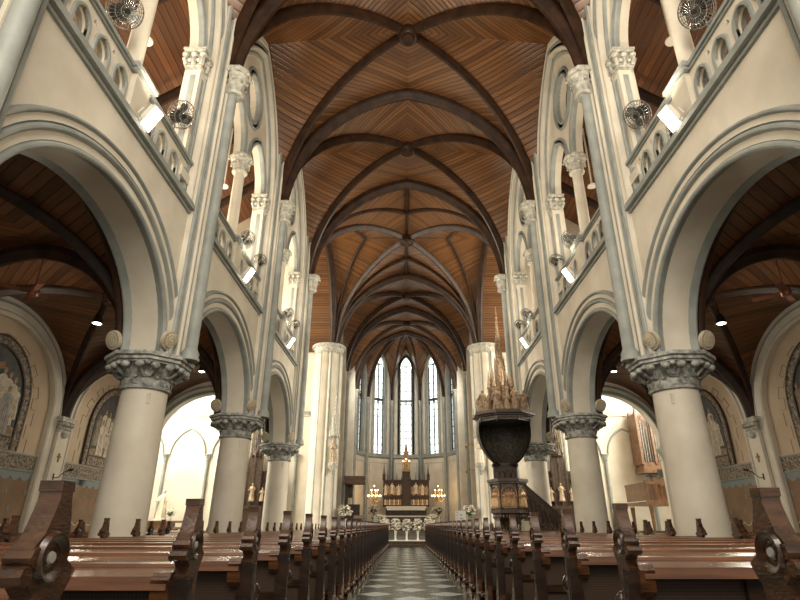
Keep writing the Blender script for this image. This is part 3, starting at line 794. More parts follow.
# ------------------------------------------------------------------ transepts
YE = P[4] + .1; XT = 16.2
for s in (-1, 1):
    T = struct('wall_left' if s < 0 else 'wall_right', 'bright transept wall with blind pointed arches, ' + side_word(s), 'wall')
    mb = MB()
    mb.box(s * 5.4, s * XT, YE, YE + .4, 0, 17.2)
    F = lambda u, v, d: (s * u, d, v)
    # near wall with the aisle arch
    ac = (XB + XW) / 2
    mb.plate([[(XB - .55, ZC), (XB - .55, 17.2), (XT, 17.2), (XT, 0), (XW + .0, 0), (XW + .0, ZC)] + [(ac + u, ZC + v) for u, v in arch(2.2, 2.05, 0, 16)][::-1] + [(XB + .1, ZC)]], F, P[3] - .25, P[3] + .25)
    mb.build('plaster', PALE, T)
    # end wall with a tall window opening
    mb = MB(); FE = lambda u, v, d: (s * d, u, v); yc = (P[3] + P[4]) / 2
    wo = [(yc + u, 9.5 + v) for u, v in arch(3.2, 4.2, 0, 12, legs=4.5)]
    mb.plate([[(P[3], 0), (P[3], 17.2), (YE + .4, 17.2), (YE + .4, 0)], wo], FE, XT, XT + .5); mb.build('end_wall', PALE, T)
    wn = struct('window_%d' % (6 if s < 0 else 7), 'tall pointed transept window, ' + side_word(s), 'window')
    mb = MB(); mb.prism(wo, FE, XT + .3, XT + .34); mb.build('pane', GLASST, wn)
    mb = MB()
    for q in (-1.6, 0, 1.6): mb.box(s * (XT + .15), s * (XT + .32), yc + q - .08, yc + q + .08, 5, 12.5)
    for z in (6.5, 8, 9.5, 11): mb.box(s * (XT + .2), s * (XT + .32), yc - 3.1, yc + 3.1, z - .03, z + .03)
    moulding(mb, lambda u, v, d: (s * (XT - d), yc + u, 9.5 + v), 3.2, 4.2, [(.0, -.3, 0), (-.06, 0, 0), (.05, .06, 0), (.25, 0, 0)], legs=4.5)
    mb.build('frame', GREY, wn)
    mo = MB()
    fa = lambda u, v, d: (s * (ac + u), P[3] - .25 - d, ZC + v)
    moulding(mo, fa, 2.2, 2.05, [(.0, -.1, 1)] + rollp(-.05, .08, 0, .07, 1) + [(.09, .02, 0), (.22, .02, 0)] + rollp(.22, .32, .0, .07, 1) + [(.33, 0, 0)], legs=0, n=16)
    for xc in (7.6, 10.3, 12.75, 15.2):
        fb = lambda u, v, d: (s * (xc + u), YE - d, 4.85 + v)
        moulding(mo, fb, 1.03, 1.5, [(-.06, .0, 1)] + rollp(-.06, .05, .0, .09, 1) + [(.06, .0, 1)], legs=0, n=12)
    for xc in (6.4, 8.95, 11.52, 13.97):
        mo.tube([(s * xc, YE - .06, 0), (s * xc, YE - .06, 4.6)], .09, 10, 1)
        mo.lathe([(.10, 4.5), (.13, 4.55), (.1, 4.6), (.17, 4.8), (.2, 4.82), (.2, 4.9)], 8, 1, (s * xc, YE - .08, 0))
    mo.box(s * 5.8, s * XT, YE - .12, YE, 7.2, 7.38, 1); mo.box(s * 5.8, s * XT, YE - .08, YE, 7.1, 7.2, 0)
    mo.tube([(s * (XW + .35), P[3] + .3, 0), (s * (XW + .35), P[3] + .3, ZC)], .12, 10, 1)
    mo.box(s * 9.0, s * 9.35, YE - .35, YE, 0, 13, 0); mo.box(s * 9.1, s * 9.2, YE - .4, YE - .3, 0, 13, 1)
    mo.build('arch_moulding', [CREAM, GREY], T, 35)

# crossing piers
for s in (-1, 1):
    t = thing('crossing_pier', 'tall clustered cream pier beyond the crossing, holding a saint statue, ' + side_word(s), 'pier', (s * 4.85, P[4], 0))
    t['label'] = 'tall clustered pier beyond the crossing behind the saint statue, ' + side_word(s)
    t['kind'] = 'thing'
    def cm(a, z): return 1 + .07 * abs(math.sin(4.5 * a)) ** .8 + (.05 if math.sin(9 * a) > .6 else 0)
    mb = MB(); mb.lathe([(.92, 0), (.92, .5), (.86, .6), (.80, .7), (.80, ZV - .55)], 72, 0, mod=lambda a, z: 1 if z < .55 else cm(a, z))
    for i in range(9):
        a = 2 * PI * i / 9 + .17
        mb.tube([(.82 * math.cos(a), .82 * math.sin(a), .5), (.82 * math.cos(a), .82 * math.sin(a), ZV - .5)], .085, 8, 1)
    mb.build('shaft', [CREAM, GREY], t)
    mb = MB(); mb.lathe([(.8, ZV - .62), (.9, ZV - .58), (.86, ZV - .52), (.88, ZV - .3), (.98, ZV - .12), (1.04, ZV - .1), (1.04, ZV - .02), (1.0, ZV)], 24)
    for i in range(20):
        a = 2 * PI * i / 20; leaf(mb, a, .86, ZV - .5, .32, .10, .12)
    mb.build('capital', CARVEP, t)
    for k, y, X in ((5, P[5], 4.3), (6, P[6], 4.1)):
        v = thing('chancel_shaft', 'slender grey chancel shaft from floor to vault, %s, %s' % ({5: 'beside the sanctuary steps', 6: 'at the mouth of the apse'}[k], side_word(s)), 'wall shaft', (s * X, y, 0), None, 'chancel wall shafts')
        mb = MB(); mb.lathe([(.3, 0), (.3, .5), (.2, .6), (.17, .7), (.165, ZV - .6)], 16)
        for q in (-.24, .24): mb.tube([(s * .12, q, 0), (s * .12, q, ZV)], .1, 8, 1)
        mb.box(s * .1, s * .6, -.34, .34, 0, ZV + 2, 1)
        mb.build('shaft', [GREY, CREAM], v); put('capital', VCAP, v, (0, 0, ZV))
for i in (1, 2, 3, 4):
    x, y = AV[i]
    v = thing('apse_shaft', 'slender grey apse shaft between windows, %s' % {1: 'outer one on the pulpit side', 2: 'just pulpit side of the middle window', 3: 'on the non-pulpit side of the middle window', 4: 'outer one on the non-pulpit side'}[i], 'wall shaft', (x * .97, P[6] + (y - P[6]) * .97, 0), None, 'apse wall shafts')
    mb = MB(); mb.lathe([(.15, 0), (.15, .6), (.11, .7), (.11, ZV - .6)], 12)
    a = math.atan2(y - P[6], x)
    for q in (-.2, .2): mb.tube([(-math.sin(a) * q + .06 * math.cos(a), math.cos(a) * q + .06 * math.sin(a), 0), (-math.sin(a) * q + .06 * math.cos(a), math.cos(a) * q + .06 * math.sin(a), 15.5)], .06, 8, 0)
    mb.build('shaft', GREY, v); put('capital', VCAP, v, (0, 0, ZV - .1), None, .8)

# chancel side walls and apse walls with windows
W = struct('wall_back', 'cream chancel and apse wall with grey shafts and panels', 'wall')
mb = MB(); mo = MB()
for s in (-1, 1):
    for a, b in ((4, 5), (5, 6)):
        mb.box(s * 4.7, s * 5.1, P[a] + .5, P[b], 0, 17.2)
        mo.box(s * 4.62, s * 4.7, P[a] + 1.1, P[b] - .5, 6.5, 6.62, 1)
        c = (P[a] + P[b]) / 2
        moulding(mo, lambda u, v, d: (s * (4.7 - d), c + u, 11. + v), 2.0, 3.9, rollp(0, .12, 0, .08, 1), legs=4.3)
        moulding(mo, lambda u, v, d: (s * (4.7 - d), c + u, 5.2 + v), 1.9, .6, rollp(0, .08, 0, .06, 1), legs=4.)
WH = 0.38; WZ0 = 6.6; WSP = 14.3; WHH = .95
for i in range(5):
    a = Vector((*AV[i], 0)); b = Vector((*AV[i + 1], 0)); M_ = (a + b) / 2; d = (b - a).normalized(); nrm = Vector((-(b - a).y, (b - a).x, 0)).normalized()
    if nrm.dot(Vector((0, P[6], 0)) - M_) < 0: nrm = -nrm    # towards the inside
    L = (b - a).length / 2 + .12
    F = lambda u, v, w: tuple(M_ + d * u - nrm * w + Vector((0, 0, v)))
    win = [(u, WSP + v) for u, v in arch(WH + .12, WHH + .12, 0, 8, legs=WSP - WZ0)]
    mb.plate([[(-L, 0), (-L, 17.2), (L, 17.2), (L, 0)], win], F, 0, .35)
    Fm = lambda u, v, w: F(u, WSP + v, -w)
    moulding(mo, Fm, WH + .12, WHH + .12, [(.0, -.15, 1), (-.01, .0, 1)] + rollp(.0, .07, 0, .04, 1) + [(.08, 0, 0), (.2, .0, 0)] + rollp(.2, .28, 0, .05, 1), legs=WSP - WZ0)
    mo.add([F(-L, 6.3, -.02), F(L, 6.3, -.02), F(L, 6.42, -.12), F(-L, 6.42, -.12), F(L, 6.62, -.12), F(-L, 6.62, -.12), F(L, 6.7, .0), F(-L, 6.7, .0)], [(0, 1, 2, 3), (3, 2, 4, 5), (5, 4, 6, 7)], 1)
    fp = lambda u, v, w: F(u, v, -w)
    for z0, z1, hw in ((3.2, 5.95, .92),):
        for q in ((-hw, z0, -hw + .03, z1), (hw - .03, z0, hw, z1), (-hw, z1 - .03, hw, z1)):
            mo.prism([(q[0], q[1]), (q[2], q[1]), (q[2], q[3]), (q[0], q[3])], fp, 0, .03, 1)
    num = 5 - i
    w = struct('window_%d' % num, 'tall narrow leaded apse window, ' + {3: 'middle one behind the altar', 4: 'inner one on the non-pulpit side', 5: 'outer one on the non-pulpit side', 2: 'inner one on the pulpit side', 1: 'outer one on the pulpit side'}[i + 1 if i != 2 else 3] , 'window')
    pn = MB(); pn.prism([(u, WSP + v) for u, v in arch(WH + .13, WHH + .13, 0, 8, legs=WSP - WZ0)], F, .3, .32); pn.build('pane', GLASS if i in (1, 2, 3) else GLASSD, w)
    fm = MB()
    def bar(x0, x1, z0, z1, dd=(.18, .31)): fm.prism([(x0, z0), (x1, z0), (x1, z1), (x0, z1)], F, dd[0], dd[1], 0)
    bar(-.035, .035, WZ0, WSP + .35)
    for q in (-1, 1): bar(q * (WH + .1) - .03, q * (WH + .1) + .03, WZ0, WSP)
    bar(-WH - .1, WH + .1, 11.25, 11.45)
    for q in (-1, 1):
        for zs in (WSP - .05, 10.95):
            pts = [F(q * (WH / 2 + .03) + u, zs + v, .26) for u, v in arch(WH / 2 + .02, .36, 0, 6)]; fm.tube(pts, .028, 5)
    fm.build('frame', GREY if i == 2 else LEAD, w)
    ld = MB()
    nb = 14
    for j in range(nb):
        z = WZ0 + .28 + (WSP - WZ0) * j / (nb - 1); ld.prism([(-WH - .1, z), (WH + .1, z), (WH + .1, z + .055), (-WH - .1, z + .055)], F, .27, .3)
    for q in (-.22, .22): ld.prism([(q - .013, WZ0), (q + .013, WZ0), (q + .013, WSP + .4), (q - .013, WSP + .4)], F, .28, .3)
    ld.build('leading', LEAD, w)
mb.build('plaster', CREAM, W, 30); mo.build('moulding', [CREAM, GREY], W, 35)

# ------------------------------------------------------------------ floor and sanctuary
fl = MB(); fl.box(-XT, XT, -4, P[4] + 17, -.2, 0); f_ = fl.build('floor', FLOOR); tag(f_, 'polished floor of pale and dark diamond tiles', 'floor', None, 'structure')
sx = MB()
for i, y in enumerate((31.0, 31.35)): sx.box(-3.6, 3.6, y, 33.4, 0, .16 * (i + 1), 1)
sx.box(-3.6, 3.6, 31.33, 33.4, .30, .325, 2)
for i in range(4): sx.box(-4.6, 4.6, 33.4 + .38 * i, 47.6, 0, .32 + .16 * (i + 1))
for i in range(3): sx.box(-2.6, 2.6, 42.2 + .35 * i, 47.2, .96, .96 + .14 * (i + 1))
o = sx.build('floor_sanctuary', [FLOORP, DARKW, CLOTH]); tag(o, 'grey stone steps up to the high altar', 'floor', None, 'structure')

# ------------------------------------------------------------------ pews
def build_pew(x0, x1, sgn):
    """x0 inner end (towards the centre line), x1 outer; local: y forward to the altar. sgn side"""
    root = put('church_pew', None)
    Z = lambda u, v, d: (d, u, v)
    lo, hi = min(x0, x1), max(x0, x1)
    # carved end profile (y, z)
    prof = [(-.06, .1), (-.055, .45), (-.065, .62), (-.055, .72), (-.07, .80), (-.075, .87), (-.05, .90), (-.085, .93), (-.095, .97), (-.09, 1.005), (-.06, 1.035), (-.045, 1.075), (-.034, 1.11), (-.034, 1.15), (.008, 1.15), (.016, 1.11), (.03, 1.07), (.038, 1.04), (.036, 1.02), (.052, 1.0), (.05, .975), (.10, .945), (.06, .89), (.05, .82), (.04, .74), (.05, .66), (.045, .58), (.085, .52), (.13, .47), (.17, .40), (.20, .3), (.235, .2), (.245, .1)]
    for x, nm in ((x0, 'inner'), (x1, 'outer')):
        e = MB(); ins = 1 if x > (lo + hi) / 2 else -1     # outward direction
        e.prism(prof, Z, x - .028, x + .028, 0)
        e.box(x - .05, x + .05, -.12, .30, 0, .11, 0)
        # moulded block towards the kneeler side and fluting on the finial
        e.prism([(-.06, .74), (-.10, .77), (-.115, .86), (-.10, .885), (-.05, .89), (-.05, .74)], Z, x - .04 + (-ins) * .05, x + .03 + (-ins) * .05, 0)
        for q in (.005, .03): e.tube([(x - .034, -.075 - q * .9, .99 - q * 1.5), (x + .034, -.075 - q * .9, .99 - q * 1.5)], .022, 8, 0)
        e.prism([(-.038, 1.13), (-.04, 1.155), (.010, 1.155), (.016, 1.13)], Z, x - .03, x + .03, 0)
        end = e.build('end_panel', PEWE, root, 30)
        sg = ins; M = Matrix.Rotation(sg * PI / 2, 3, 'Y')
        r = MB(); r.lathe([(.0, .027), (.022, .03), (.025, .024), (.034, .026), (.044, .040), (.054, .041), (.060, .027)], 20, 0, (x, -.02, .98), M=M)
        r.build('rosette', PEW, end, 50)
        r = MB(); r.lathe([(.0, .036), (.012, .035), (.016, .027)], 10, 0, (x, -.02, .98), M=M)
        r.build('plaque', PLAQ, end, 50)
        if nm == 'inner':
            k = MB(); k.ball((x, .13, .70), (.04, .035, .055), 10, 8); k.tube([(x, .05, .62), (x, .09, .64), (x, .125, .68)], .022, 8)
            k.build('arm_knob', PEW, end, 60)
    b = MB(); b.prism([(-.02, .3), (.02, .3), (.0, .86), (-.04, .86)], Z, lo, hi); b.prism([(-.045, .3), (-.02, .3), (-.02, .36), (-.045, .36)], Z, lo, hi)
    n = max(3, round((hi - lo) / .55))
    for i in range(n + 1):
        x = lo + (hi - lo) * i / n; b.prism([(-.055, .3), (-.015, .3), (-.03, .86), (-.075, .86)], Z, x - .04, x + .04)
    b.prism([(-.055, .57), (-.015, .57), (-.02, .62), (-.06, .62)], Z, lo, hi)
    b.build('backrest', PEWD, root, 30)
    c = MB(); c.prism([(-.028, .34), (-.02, .34), (-.036, .84), (-.045, .84)], Z, lo + .03, hi - .03); c.build('cane_panel', CANE, root)
    l = MB()
    l.prism([(-.10, .85), (.04, .885), (.04, .90), (-.10, .868)], Z, lo + .03, hi - .03)
    l.prism([(-.115, .825), (-.095, .825), (-.095, .875), (-.11, .872)], Z, lo + .03, hi - .03)
    l.prism([(.03, .875), (.085, .88), (.095, .897), (.085, .912), (.03, .908), (.025, .895)], Z, lo + .03, hi - .03)
    l.build('book_ledge', LEDGE, root, 30)
    st = MB(); st.prism([(.0, .43), (.40, .45), (.41, .47), (.40, .485), (.0, .465)], Z, lo + .03, hi - .03); st.prism([(.32, .0), (.35, 0), (.35, .44), (.32, .44)], Z, lo + .05, hi - .05)
    st.build('seat', LEDGE, root, 30)
    kn = MB(); kn.box(lo + .05, hi - .05, -.42, -.24, .16, .20); kn.box(lo + .1, hi - .1, -.40, -.26, .1, .16)
    kn.build('kneeler', LEDGE, root)
    q = MB(); q.box(min(x0 - sgn * .06, x0 + sgn * .05), max(x0 - sgn * .06, x0 + sgn * .05), -.46, -.1, .0, .12); q.ball((x0 - sgn * .01, -.33, .17), (.07, .075, .055), 10, 8)
    q.build('foot_block', PEW, root, 40)
    return root
rows = 31
PY = 1.44; PP = .962
for s in (-1, 1):
    proto = None; short = None
    for i in range(rows):
        y = PY + PP * i if s < 0 else (1.71 if i == 0 else 2.88 + .968 * (i - 1))   # the two blocks are staggered
        if y > 30.4: break
        if s > 0 and 19.3 < y < 21.6:      # the pulpit stands in these rows
            if short is None: short = build_pew(s * .98, s * 2.8, s); o = short
            else: o = copy_tree(short)
        elif proto is None: proto = build_pew(s * .98, s * 4.32, s); o = proto
        else: o = copy_tree(proto)
        o.location = (0, y, 0)
        tag(o, 'dark carved pew along the aisle, %s row from the camera, %s' % (ORD[i], side_word(s)), 'pew', 'nave pews beside the centre aisle')
    proto = None; i = 0
    for j in range(16):
        y = 6.4 + PP * j
        if y > (19. if s > 0 else 20.6): break
        if proto is None: proto = build_pew(s * 5.85, s * 9.0, s); o = proto
        else: o = copy_tree(proto)
        o.location = (0, y, 0)
        tag(o, 'carved pew in the side aisle, %s row from the camera, %s' % (ORD[j], side_word(s)), 'pew', 'side aisle pews')
    pf = MB(); pf.box(s * .93, s * 4.45, .6, 30.6, 0.0, .035); o = pf.build('trim_%d' % (1 if s < 0 else 2), FLOORP); tag(o, 'low stone plinth under the nave pews, ' + side_word(s), 'plinth', None, 'structure')

# ------------------------------------------------------------------ fans
def cage(r, wire=.006, n=22, dep=.09):
    mb = MB()
    for rr, z in ((r, 0), (r * .97, dep * .5), (r * .97, -dep * .5), (r * .66, dep * .85), (r * .35, dep), (r * .66, -dep * .85)):
        mb.tube([(rr * math.cos(2 * PI * i / 24), rr * math.sin(2 * PI * i / 24), z) for i in range(24)], wire * 1.3, 5, 0, True)
    for i in range(n):
        a = 2 * PI * i / n; c, s_ = math.cos(a), math.sin(a); c2, s2 = math.cos(a + .25), math.sin(a + .25)
        mb.tube([(r * .16 * c2, r * .16 * s2, dep), (r * .6 * c, r * .6 * s_, dep * .9), (r * .95 * c, r * .95 * s_, dep * .5), (r * c, r * s_, 0), (r * .95 * c, r * .95 * s_, -dep * .5), (r * .3 * c, r * .3 * s_, -dep)], wire, 4)
    return mb
def blades(r, n=3, chord=.12):
    mb = MB()
    for i in range(n):
        a = 2 * PI * i / n; M = Matrix.Rotation(a, 3, 'Z')
        rows = []
        for j in range(7):
            t = .12 + .76 * j / 6; w = r * (.16 + .22 * math.sin(PI * min(1, t)))
            tw = .05 * (1 - t)
            rows.append([M @ Vector((r * t, -w, -.02 - tw)), M @ Vector((r * t * 1.02, 0, .0)), M @ Vector((r * t * .97, w, .02 + tw))])
        mb.grid(rows)
    return mb
FC = {}
for key, r, m, dep in (('wire', .30, CHROME, .09), ('cream', .175, CREAMF, .055)):
    FC[key] = (cage(r, .005 if key == 'wire' else .009, 26 if key == 'wire' else 30, dep).mesh('cage', m, 60), blades(r * .95).mesh('blades', m if key == 'cream' else DARKM, 60),
               MB().lathe([(0, dep + .02), (r * .15, dep + .015), (r * .18, dep - .01)], 14).lathe([(.0, -dep - .12), (.06, -dep - .12), (.075, -dep - .05), (.07, -dep + .04)], 14).mesh('motor', m if key == 'cream' else DARKM, 50), r, dep, m)
def fan(kind, loc, face, foot, label, group):
    """face: direction the grille looks; foot: point (relative) the bracket is fixed at"""
    c, b, mo_, r, dep, m = FC[kind]
    t = thing('wall_fan', label, 'fan', loc, None, group)
    q = Vector(face).normalized().to_track_quat('Z', 'Y')
    put('cage', c, t, rot=q); put('blades', b, t, rot=q); put('motor', mo_, t, rot=q)
    bk = -Vector(face).normalized() * (dep + .1); ft = Vector(foot)
    mb = MB(); mb.tube([bk, bk.lerp(ft, .4) + Vector((0, 0, -.05)), Vector((ft.x, ft.y, ft.z + .06)), ft], .022, 8); mb.ball(tuple(ft), (.05, .05, .04), 8, 6)
    mb.build('bracket', m, t)
for s in (-1, 1):
    for k in (1, 2, 3):
        w = {1: 'biggest column', 2: 'middle column', 3: 'column by the crossing'}[k]
        if not (k == 3 and s > 0): fan('cream', (s * 4.52, P[k] - .52, 4.25), (-s * .95, -.25, -.35), (s * .16, .2, -.23), 'cream cage fan on the capital of the %s, nave face, %s' % (w, side_word(s)), 'fans on the column capitals')
        fan('cream', (s * 5.52, P[k] - .56, 4.24), (s * .45, -1, -.35), (-s * .18, .24, -.22), 'cream cage fan on the capital of the %s, aisle face, %s' % (w, side_word(s)), 'fans on the column capitals')
    for k, off, w in ((0, -.80, 'over the nearest balustrade before its colonnette'), (0, 1.65, 'over the nearest balustrade beyond its colonnette'), (1, .75, 'over the middle balustrade beside its colonnette'), (1, 2.2, 'over the far end of the middle balustrade'), (2, .9, 'over the balustrade by the crossing'), (2, 2.2, 'at the far end of the balustrade by the crossing')):
        c = (P[k] + P[k + 1]) / 2
        zz = 8.95 if k == 0 else 8.75
        fan('wire', (s * (XF + .12), c + off, zz), (-s * .8, -.25, -.75), (s * .12, 0, 8.3 - zz), 'wire cage fan %s, %s' % (w, side_word(s)), 'wire fans on the galleries')

# ceiling fans in the aisles
for s in (-1, 1):
    t = thing('ceiling_fan', 'copper coloured ceiling fan hanging in the aisle, ' + side_word(s), 'ceiling fan', (s * 7.95, 10.3, 6.62), None, 'aisle ceiling fans')
    mb = MB(); mb.tube([(0, 0, .1), (0, 0, -.9)], .014, 6); mb.lathe([(.0, .1), (.07, .08), (.06, 0)], 10); mb.build('rod', TERRA, t)
    mb = MB(); mb.lathe([(.0, -1.12), (.08, -1.1), (.11, -1.02), (.1, -.93), (.03, -.88)], 14); mb.build('motor', TERRA, t)
    for i in range(4):
        a = PI / 4 + PI / 2 * i; c, q = math.cos(a), math.sin(a)
        mb = MB(); mb.add([(c * .1 - q * .04, q * .1 + c * .04, -1.0), (c * .1 + q * .04, q * .1 - c * .04, -1.03), (c * .62 + q * .07, q * .62 - c * .07, -1.04), (c * .62 - q * .07, q * .62 + c * .07, -.99),
                           (c * .1 - q * .04, q * .1 + c * .04, -1.01), (c * .1 + q * .04, q * .1 - c * .04, -1.04), (c * .62 + q * .07, q * .62 - c * .07, -1.05), (c * .62 - q * .07, q * .62 + c * .07, -1.0)], [(0, 1, 2, 3), (7, 6, 5, 4), (0, 4, 5, 1), (1, 5, 6, 2), (2, 6, 7, 3), (3, 7, 4, 0)])
        mb.build('blade', TERRA, t)

# ------------------------------------------------------------------ lamps
def light(name, kind, loc, energy, color, size=.2, rot=None, parent=None, spot=None, sx=None, sy=None):
    l = bpy.data.lights.new(name, kind); l.energy = energy; l.color = color
    if kind == 'AREA':
        l.size = size
        if sy: l.shape = 'RECTANGLE'; l.size = sx; l.size_y = sy
    else: l.shadow_soft_size = size
    if spot: l.spot_size = spot; l.spot_blend = .6
    o = bpy.data.objects.new(name, l); COL.objects.link(o); o.location = loc
    if rot is not None: o.rotation_mode = 'QUATERNION'; o.rotation_quaternion = rot
    if parent: o.parent = parent
    return o
WARM = (1., .89, .70)
FLOODS = []
for s in (-1, 1):
    for k, off, w in ((0, .06, 'nearest gallery balustrade'), (1, .35, 'middle gallery balustrade'), (2, .38, 'gallery balustrade by the crossing')):
        c = (P[k] + P[k + 1]) / 2; loc = Vector((s * (XF - .22), c + off, 7.42)); dirn = Vector((-s * .7, -.12, -.45)).normalized()
        q = dirn.to_track_quat('Z', 'Y')
        t = thing('flood_lamp', 'glowing flood lamp mounted on the %s, %s' % (w, side_word(s)), 'lamp', loc, None, 'flood lamps on the galleries')
        mb = MB(); mb.box(-.11, .11, -.2, .2, -.1, .0); mb.box(-.125, .125, -.22, .22, -.02, .02); o = mb.build('housing', WHITE, t); o.rotation_mode = 'QUATERNION'; o.rotation_quaternion = q
        mb = MB(); mb.box(-.105, .105, -.195, .195, .021, .028); o = mb.build('lamp_face', LAMPE, t); o.rotation_mode = 'QUATERNION'; o.rotation_quaternion = q
        mb = MB(); mb.tube([(0, 0, -.02), (s * .12, 0, -.05), (s * .3, 0, .02)], .02, 6); mb.tube([(0, -.27, 0), (s * .08, -.27, -.1), (s * .08, .27, -.1), (0, .27, 0)], .012, 6); mb.build('bracket', WHITE, t)
        FLOODS.append((loc, dirn))
        light('flood_light', 'SPOT', loc + dirn * .12, 260, WARM, .2, Vector((-s * .9, -.1, -.35)).to_track_quat('-Z', 'Y'), spot=R(150))
        light('flood_uplight', 'SPOT', loc + Vector((-s * .15, 0, .3)), 260, WARM, .2, Vector((-s * .45, .1, 1.)).to_track_quat('-Z', 'Y'), spot=R(140))
    for k, xx, yy, zz, w in ((0, 7.25, 11.6, 5.4, 'nearest aisle bay'), (1, 7.0, 17.6, 5.9, 'middle aisle bay')):
        t = thing('hanging_downlight', 'glowing downlight hanging under the aisle vault in the %s, %s' % (w, side_word(s)), 'lamp', (s * xx, yy, zz), None, 'aisle downlights')
        mb = MB(); mb.lathe([(.0, .22), (.07, .2), (.11, .02), (.12, -.02), (.10, -.02)], 14); mb.tube([(0, 0, .2), (0, 0, .95)], .012, 6); mb.build('lamp_housing', DARKM, t)
        mb = MB(); mb.lathe([(.0, -.015), (.1, -.012)], 14); mb.ball((0, 0, -.01), (.1, .1, .03), 12, 6); mb.build('lamp_face', LAMPD, t)
        light('down_light', 'POINT', (s * xx, yy, zz - .15), 60, WARM, .1)
for s in (-1, 1):
    for k in (0, 1, 2):
        c = (P[k] + P[k + 1]) / 2
        t = thing('gallery_lamp', 'white disc lamp under the gallery ceiling %s, %s' % (bword[k], side_word(s)), 'lamp', (s * 6.2, c + 2.1, 11.6), None, 'gallery disc lamps')
        mb = MB(); mb.tube([(0, 0, 0), (0, 0, 2.4)], .03, 6); mb.build('rod', WHITE, t); mb = MB(); mb.lathe([(0, -.05), (.15, -.04), (.16, 0), (.04, .06)], 14); mb.build('lamp_shade', WHITE, t)
        light('gallery_light', 'POINT', (s * 6.9, c + .6, 9.6), 420 if s < 0 else 130, WARM, .2)

# ------------------------------------------------------------------ statues
def robed(h, seed=0, arms='open'):
    mb = MB(); n = 24
    rnd = random.Random(seed); ph = rnd.uniform(0, 6)
    prof = [(.17, 0), (.168, .06), (.15, .2), (.135, .35), (.12, .5), (.115, .58), (.13, .68), (.135, .76), (.11, .81), (.045, .84), (.04, .86)]
    mb.lathe([(r * h, z * h) for r, z in prof], n, 0, mod=lambda a, z: (1 + (.09 * math.sin(7 * a + ph) if z < .6 * h else .03 * math.sin(5 * a))) * (1. if abs(math.cos(a)) > .5 else .9))
    mb.ball((0, -.005 * h, .915 * h), (.05 * h, .055 * h, .068 * h), 12, 10); mb.ball((0, -.06 * h, .905 * h), (.012 * h, .014 * h, .016 * h), 6, 5)
    mb.ball((0, .012 * h, .925 * h), (.058 * h, .058 * h, .068 * h), 12, 8)
    for q in (-1, 1):
        if arms == 'open': pts = [(q * .11 * h, 0, .77 * h), (q * .16 * h, -.03 * h, .64 * h), (q * .17 * h, -.13 * h, .60 * h), (q * .19 * h, -.19 * h, .62 * h)]
        else: pts = [(q * .11 * h, 0, .77 * h), (q * .15 * h, -.03 * h, .63 * h), (q * .06 * h, -.13 * h, .62 * h), (q * .01 * h, -.14 * h, .66 * h)]
        mb.tube(pts, [.045 * h, .045 * h, .04 * h, .018 * h], 8); mb.ball(pts[-1], .022 * h, 6, 5)
    return mb
def gothic_spire(mb, c, z0, h, r, m=0, n=8):
    """openwork gothic canopy: gables, pinnacles, crocketed spire"""
    x, y = c
    mb.lathe([(r, z0), (r * 1.05, z0 + .02 * h), (r * .9, z0 + .04 * h), (r * .72, z0 + .1 * h), (r * .62, z0 + .28 * h), (r * .4, z0 + .45 * h), (r * .28, z0 + .62 * h), (r * .14, z0 + .82 * h), (.012, z0 + h)], n, m, (x, y, 0), ph=R(22.5))
    for tier, (zz, rr, hh) in enumerate(((.06, .95, .3), (.3, .62, .26), (.52, .36, .2))):
        for i in range(n):
            a = 2 * PI * i / n + tier * PI / n
            px, py = x + r * rr * math.cos(a), y + r * rr * math.sin(a)
            mb.lathe([(r * .09, z0 + (zz - .1) * h), (r * .1, z0 + zz * h), (r * .12, z0 + (zz + .02) * h), (r * .05, z0 + (zz + .04) * h), (.004, z0 + (zz + hh * .55) * h)], 5, m, (px, py, 0))
            mb.ball((px, py, z0 + (zz + hh * .4) * h), r * .07, 5, 4, m)
            a2 = a + PI / n; gx, gy = x + r * rr * .95 * math.cos(a2), y + r * rr * .95 * math.sin(a2)
            tx, ty = -math.sin(a2) * r * rr * .36, math.cos(a2) * r * rr * .36
            mb.add([(gx - tx, gy - ty, z0 + (zz - .04) * h), (gx + tx, gy + ty, z0 + (zz - .04) * h), (gx, gy, z0 + (zz + .12) * h), (gx * 1. - math.cos(a2) * .03, gy - math.sin(a2) * .03, z0 + (zz + .02) * h)], [(0, 1, 2), (0, 2, 3), (1, 2, 3)], m)
    for j in range(9):
        t = .5 + .48 * j / 9; rr = r * .36 * (1 - t) / .5 + .01
        for i in range(4):
            a = PI / 2 * i + PI / 4; mb.ball((x + rr * 1.3 * math.cos(a), y + rr * 1.3 * math.sin(a), z0 + t * h), max(.014, r * .06), 5, 4, m)
    mb.ball((x, y, z0 + h), r * .08, 6, 5, m)

for s in (-1, 1):
    X, Y = s * 4.12, 31.0
    t = thing('saint_statue', '%s saint statue on a bracket of the crossing pier, %s' % ('pale' if s > 0 else 'brown robed', side_word(s)), 'statue', (X, Y, 4.32), None)
    robed(1.25, 3 + s, 'fold').build('figure', STATB if s < 0 else STATW, t)
    mb = MB(); mb.lathe([(.24, -.02), (.22, 0), (.2, .02)], 8); mb.build('plinth', STATW, t)
    t = thing('statue_bracket', 'pale carved bracket under the saint statue, ' + side_word(s), 'bracket', (X, Y, 3.9))
    mb = MB(); mb.lathe([(.03, -.25), (.1, -.15), (.2, .1), (.28, .25), (.28, .4)], 8); mb.box(-.06, .06, .1, .5, .0, .3)
    for i in range(6): mb.ball((.22 * math.cos(i), .22 * math.sin(i), .2), .06, 6, 5)
    mb.build('bracket', CARVEP, t)
    t = thing('statue_canopy', 'pale gothic pinnacled canopy above the saint statue, ' + side_word(s), 'canopy', (X, Y, 0))
    mb = MB(); gothic_spire(mb, (0, 0), 5.75, 3.0 if s < 0 else 2.6, .30); mb.box(-.08, .08, .1, .55, 5.8, 6.2); mb.build('spire', CARVEP, t, 30)

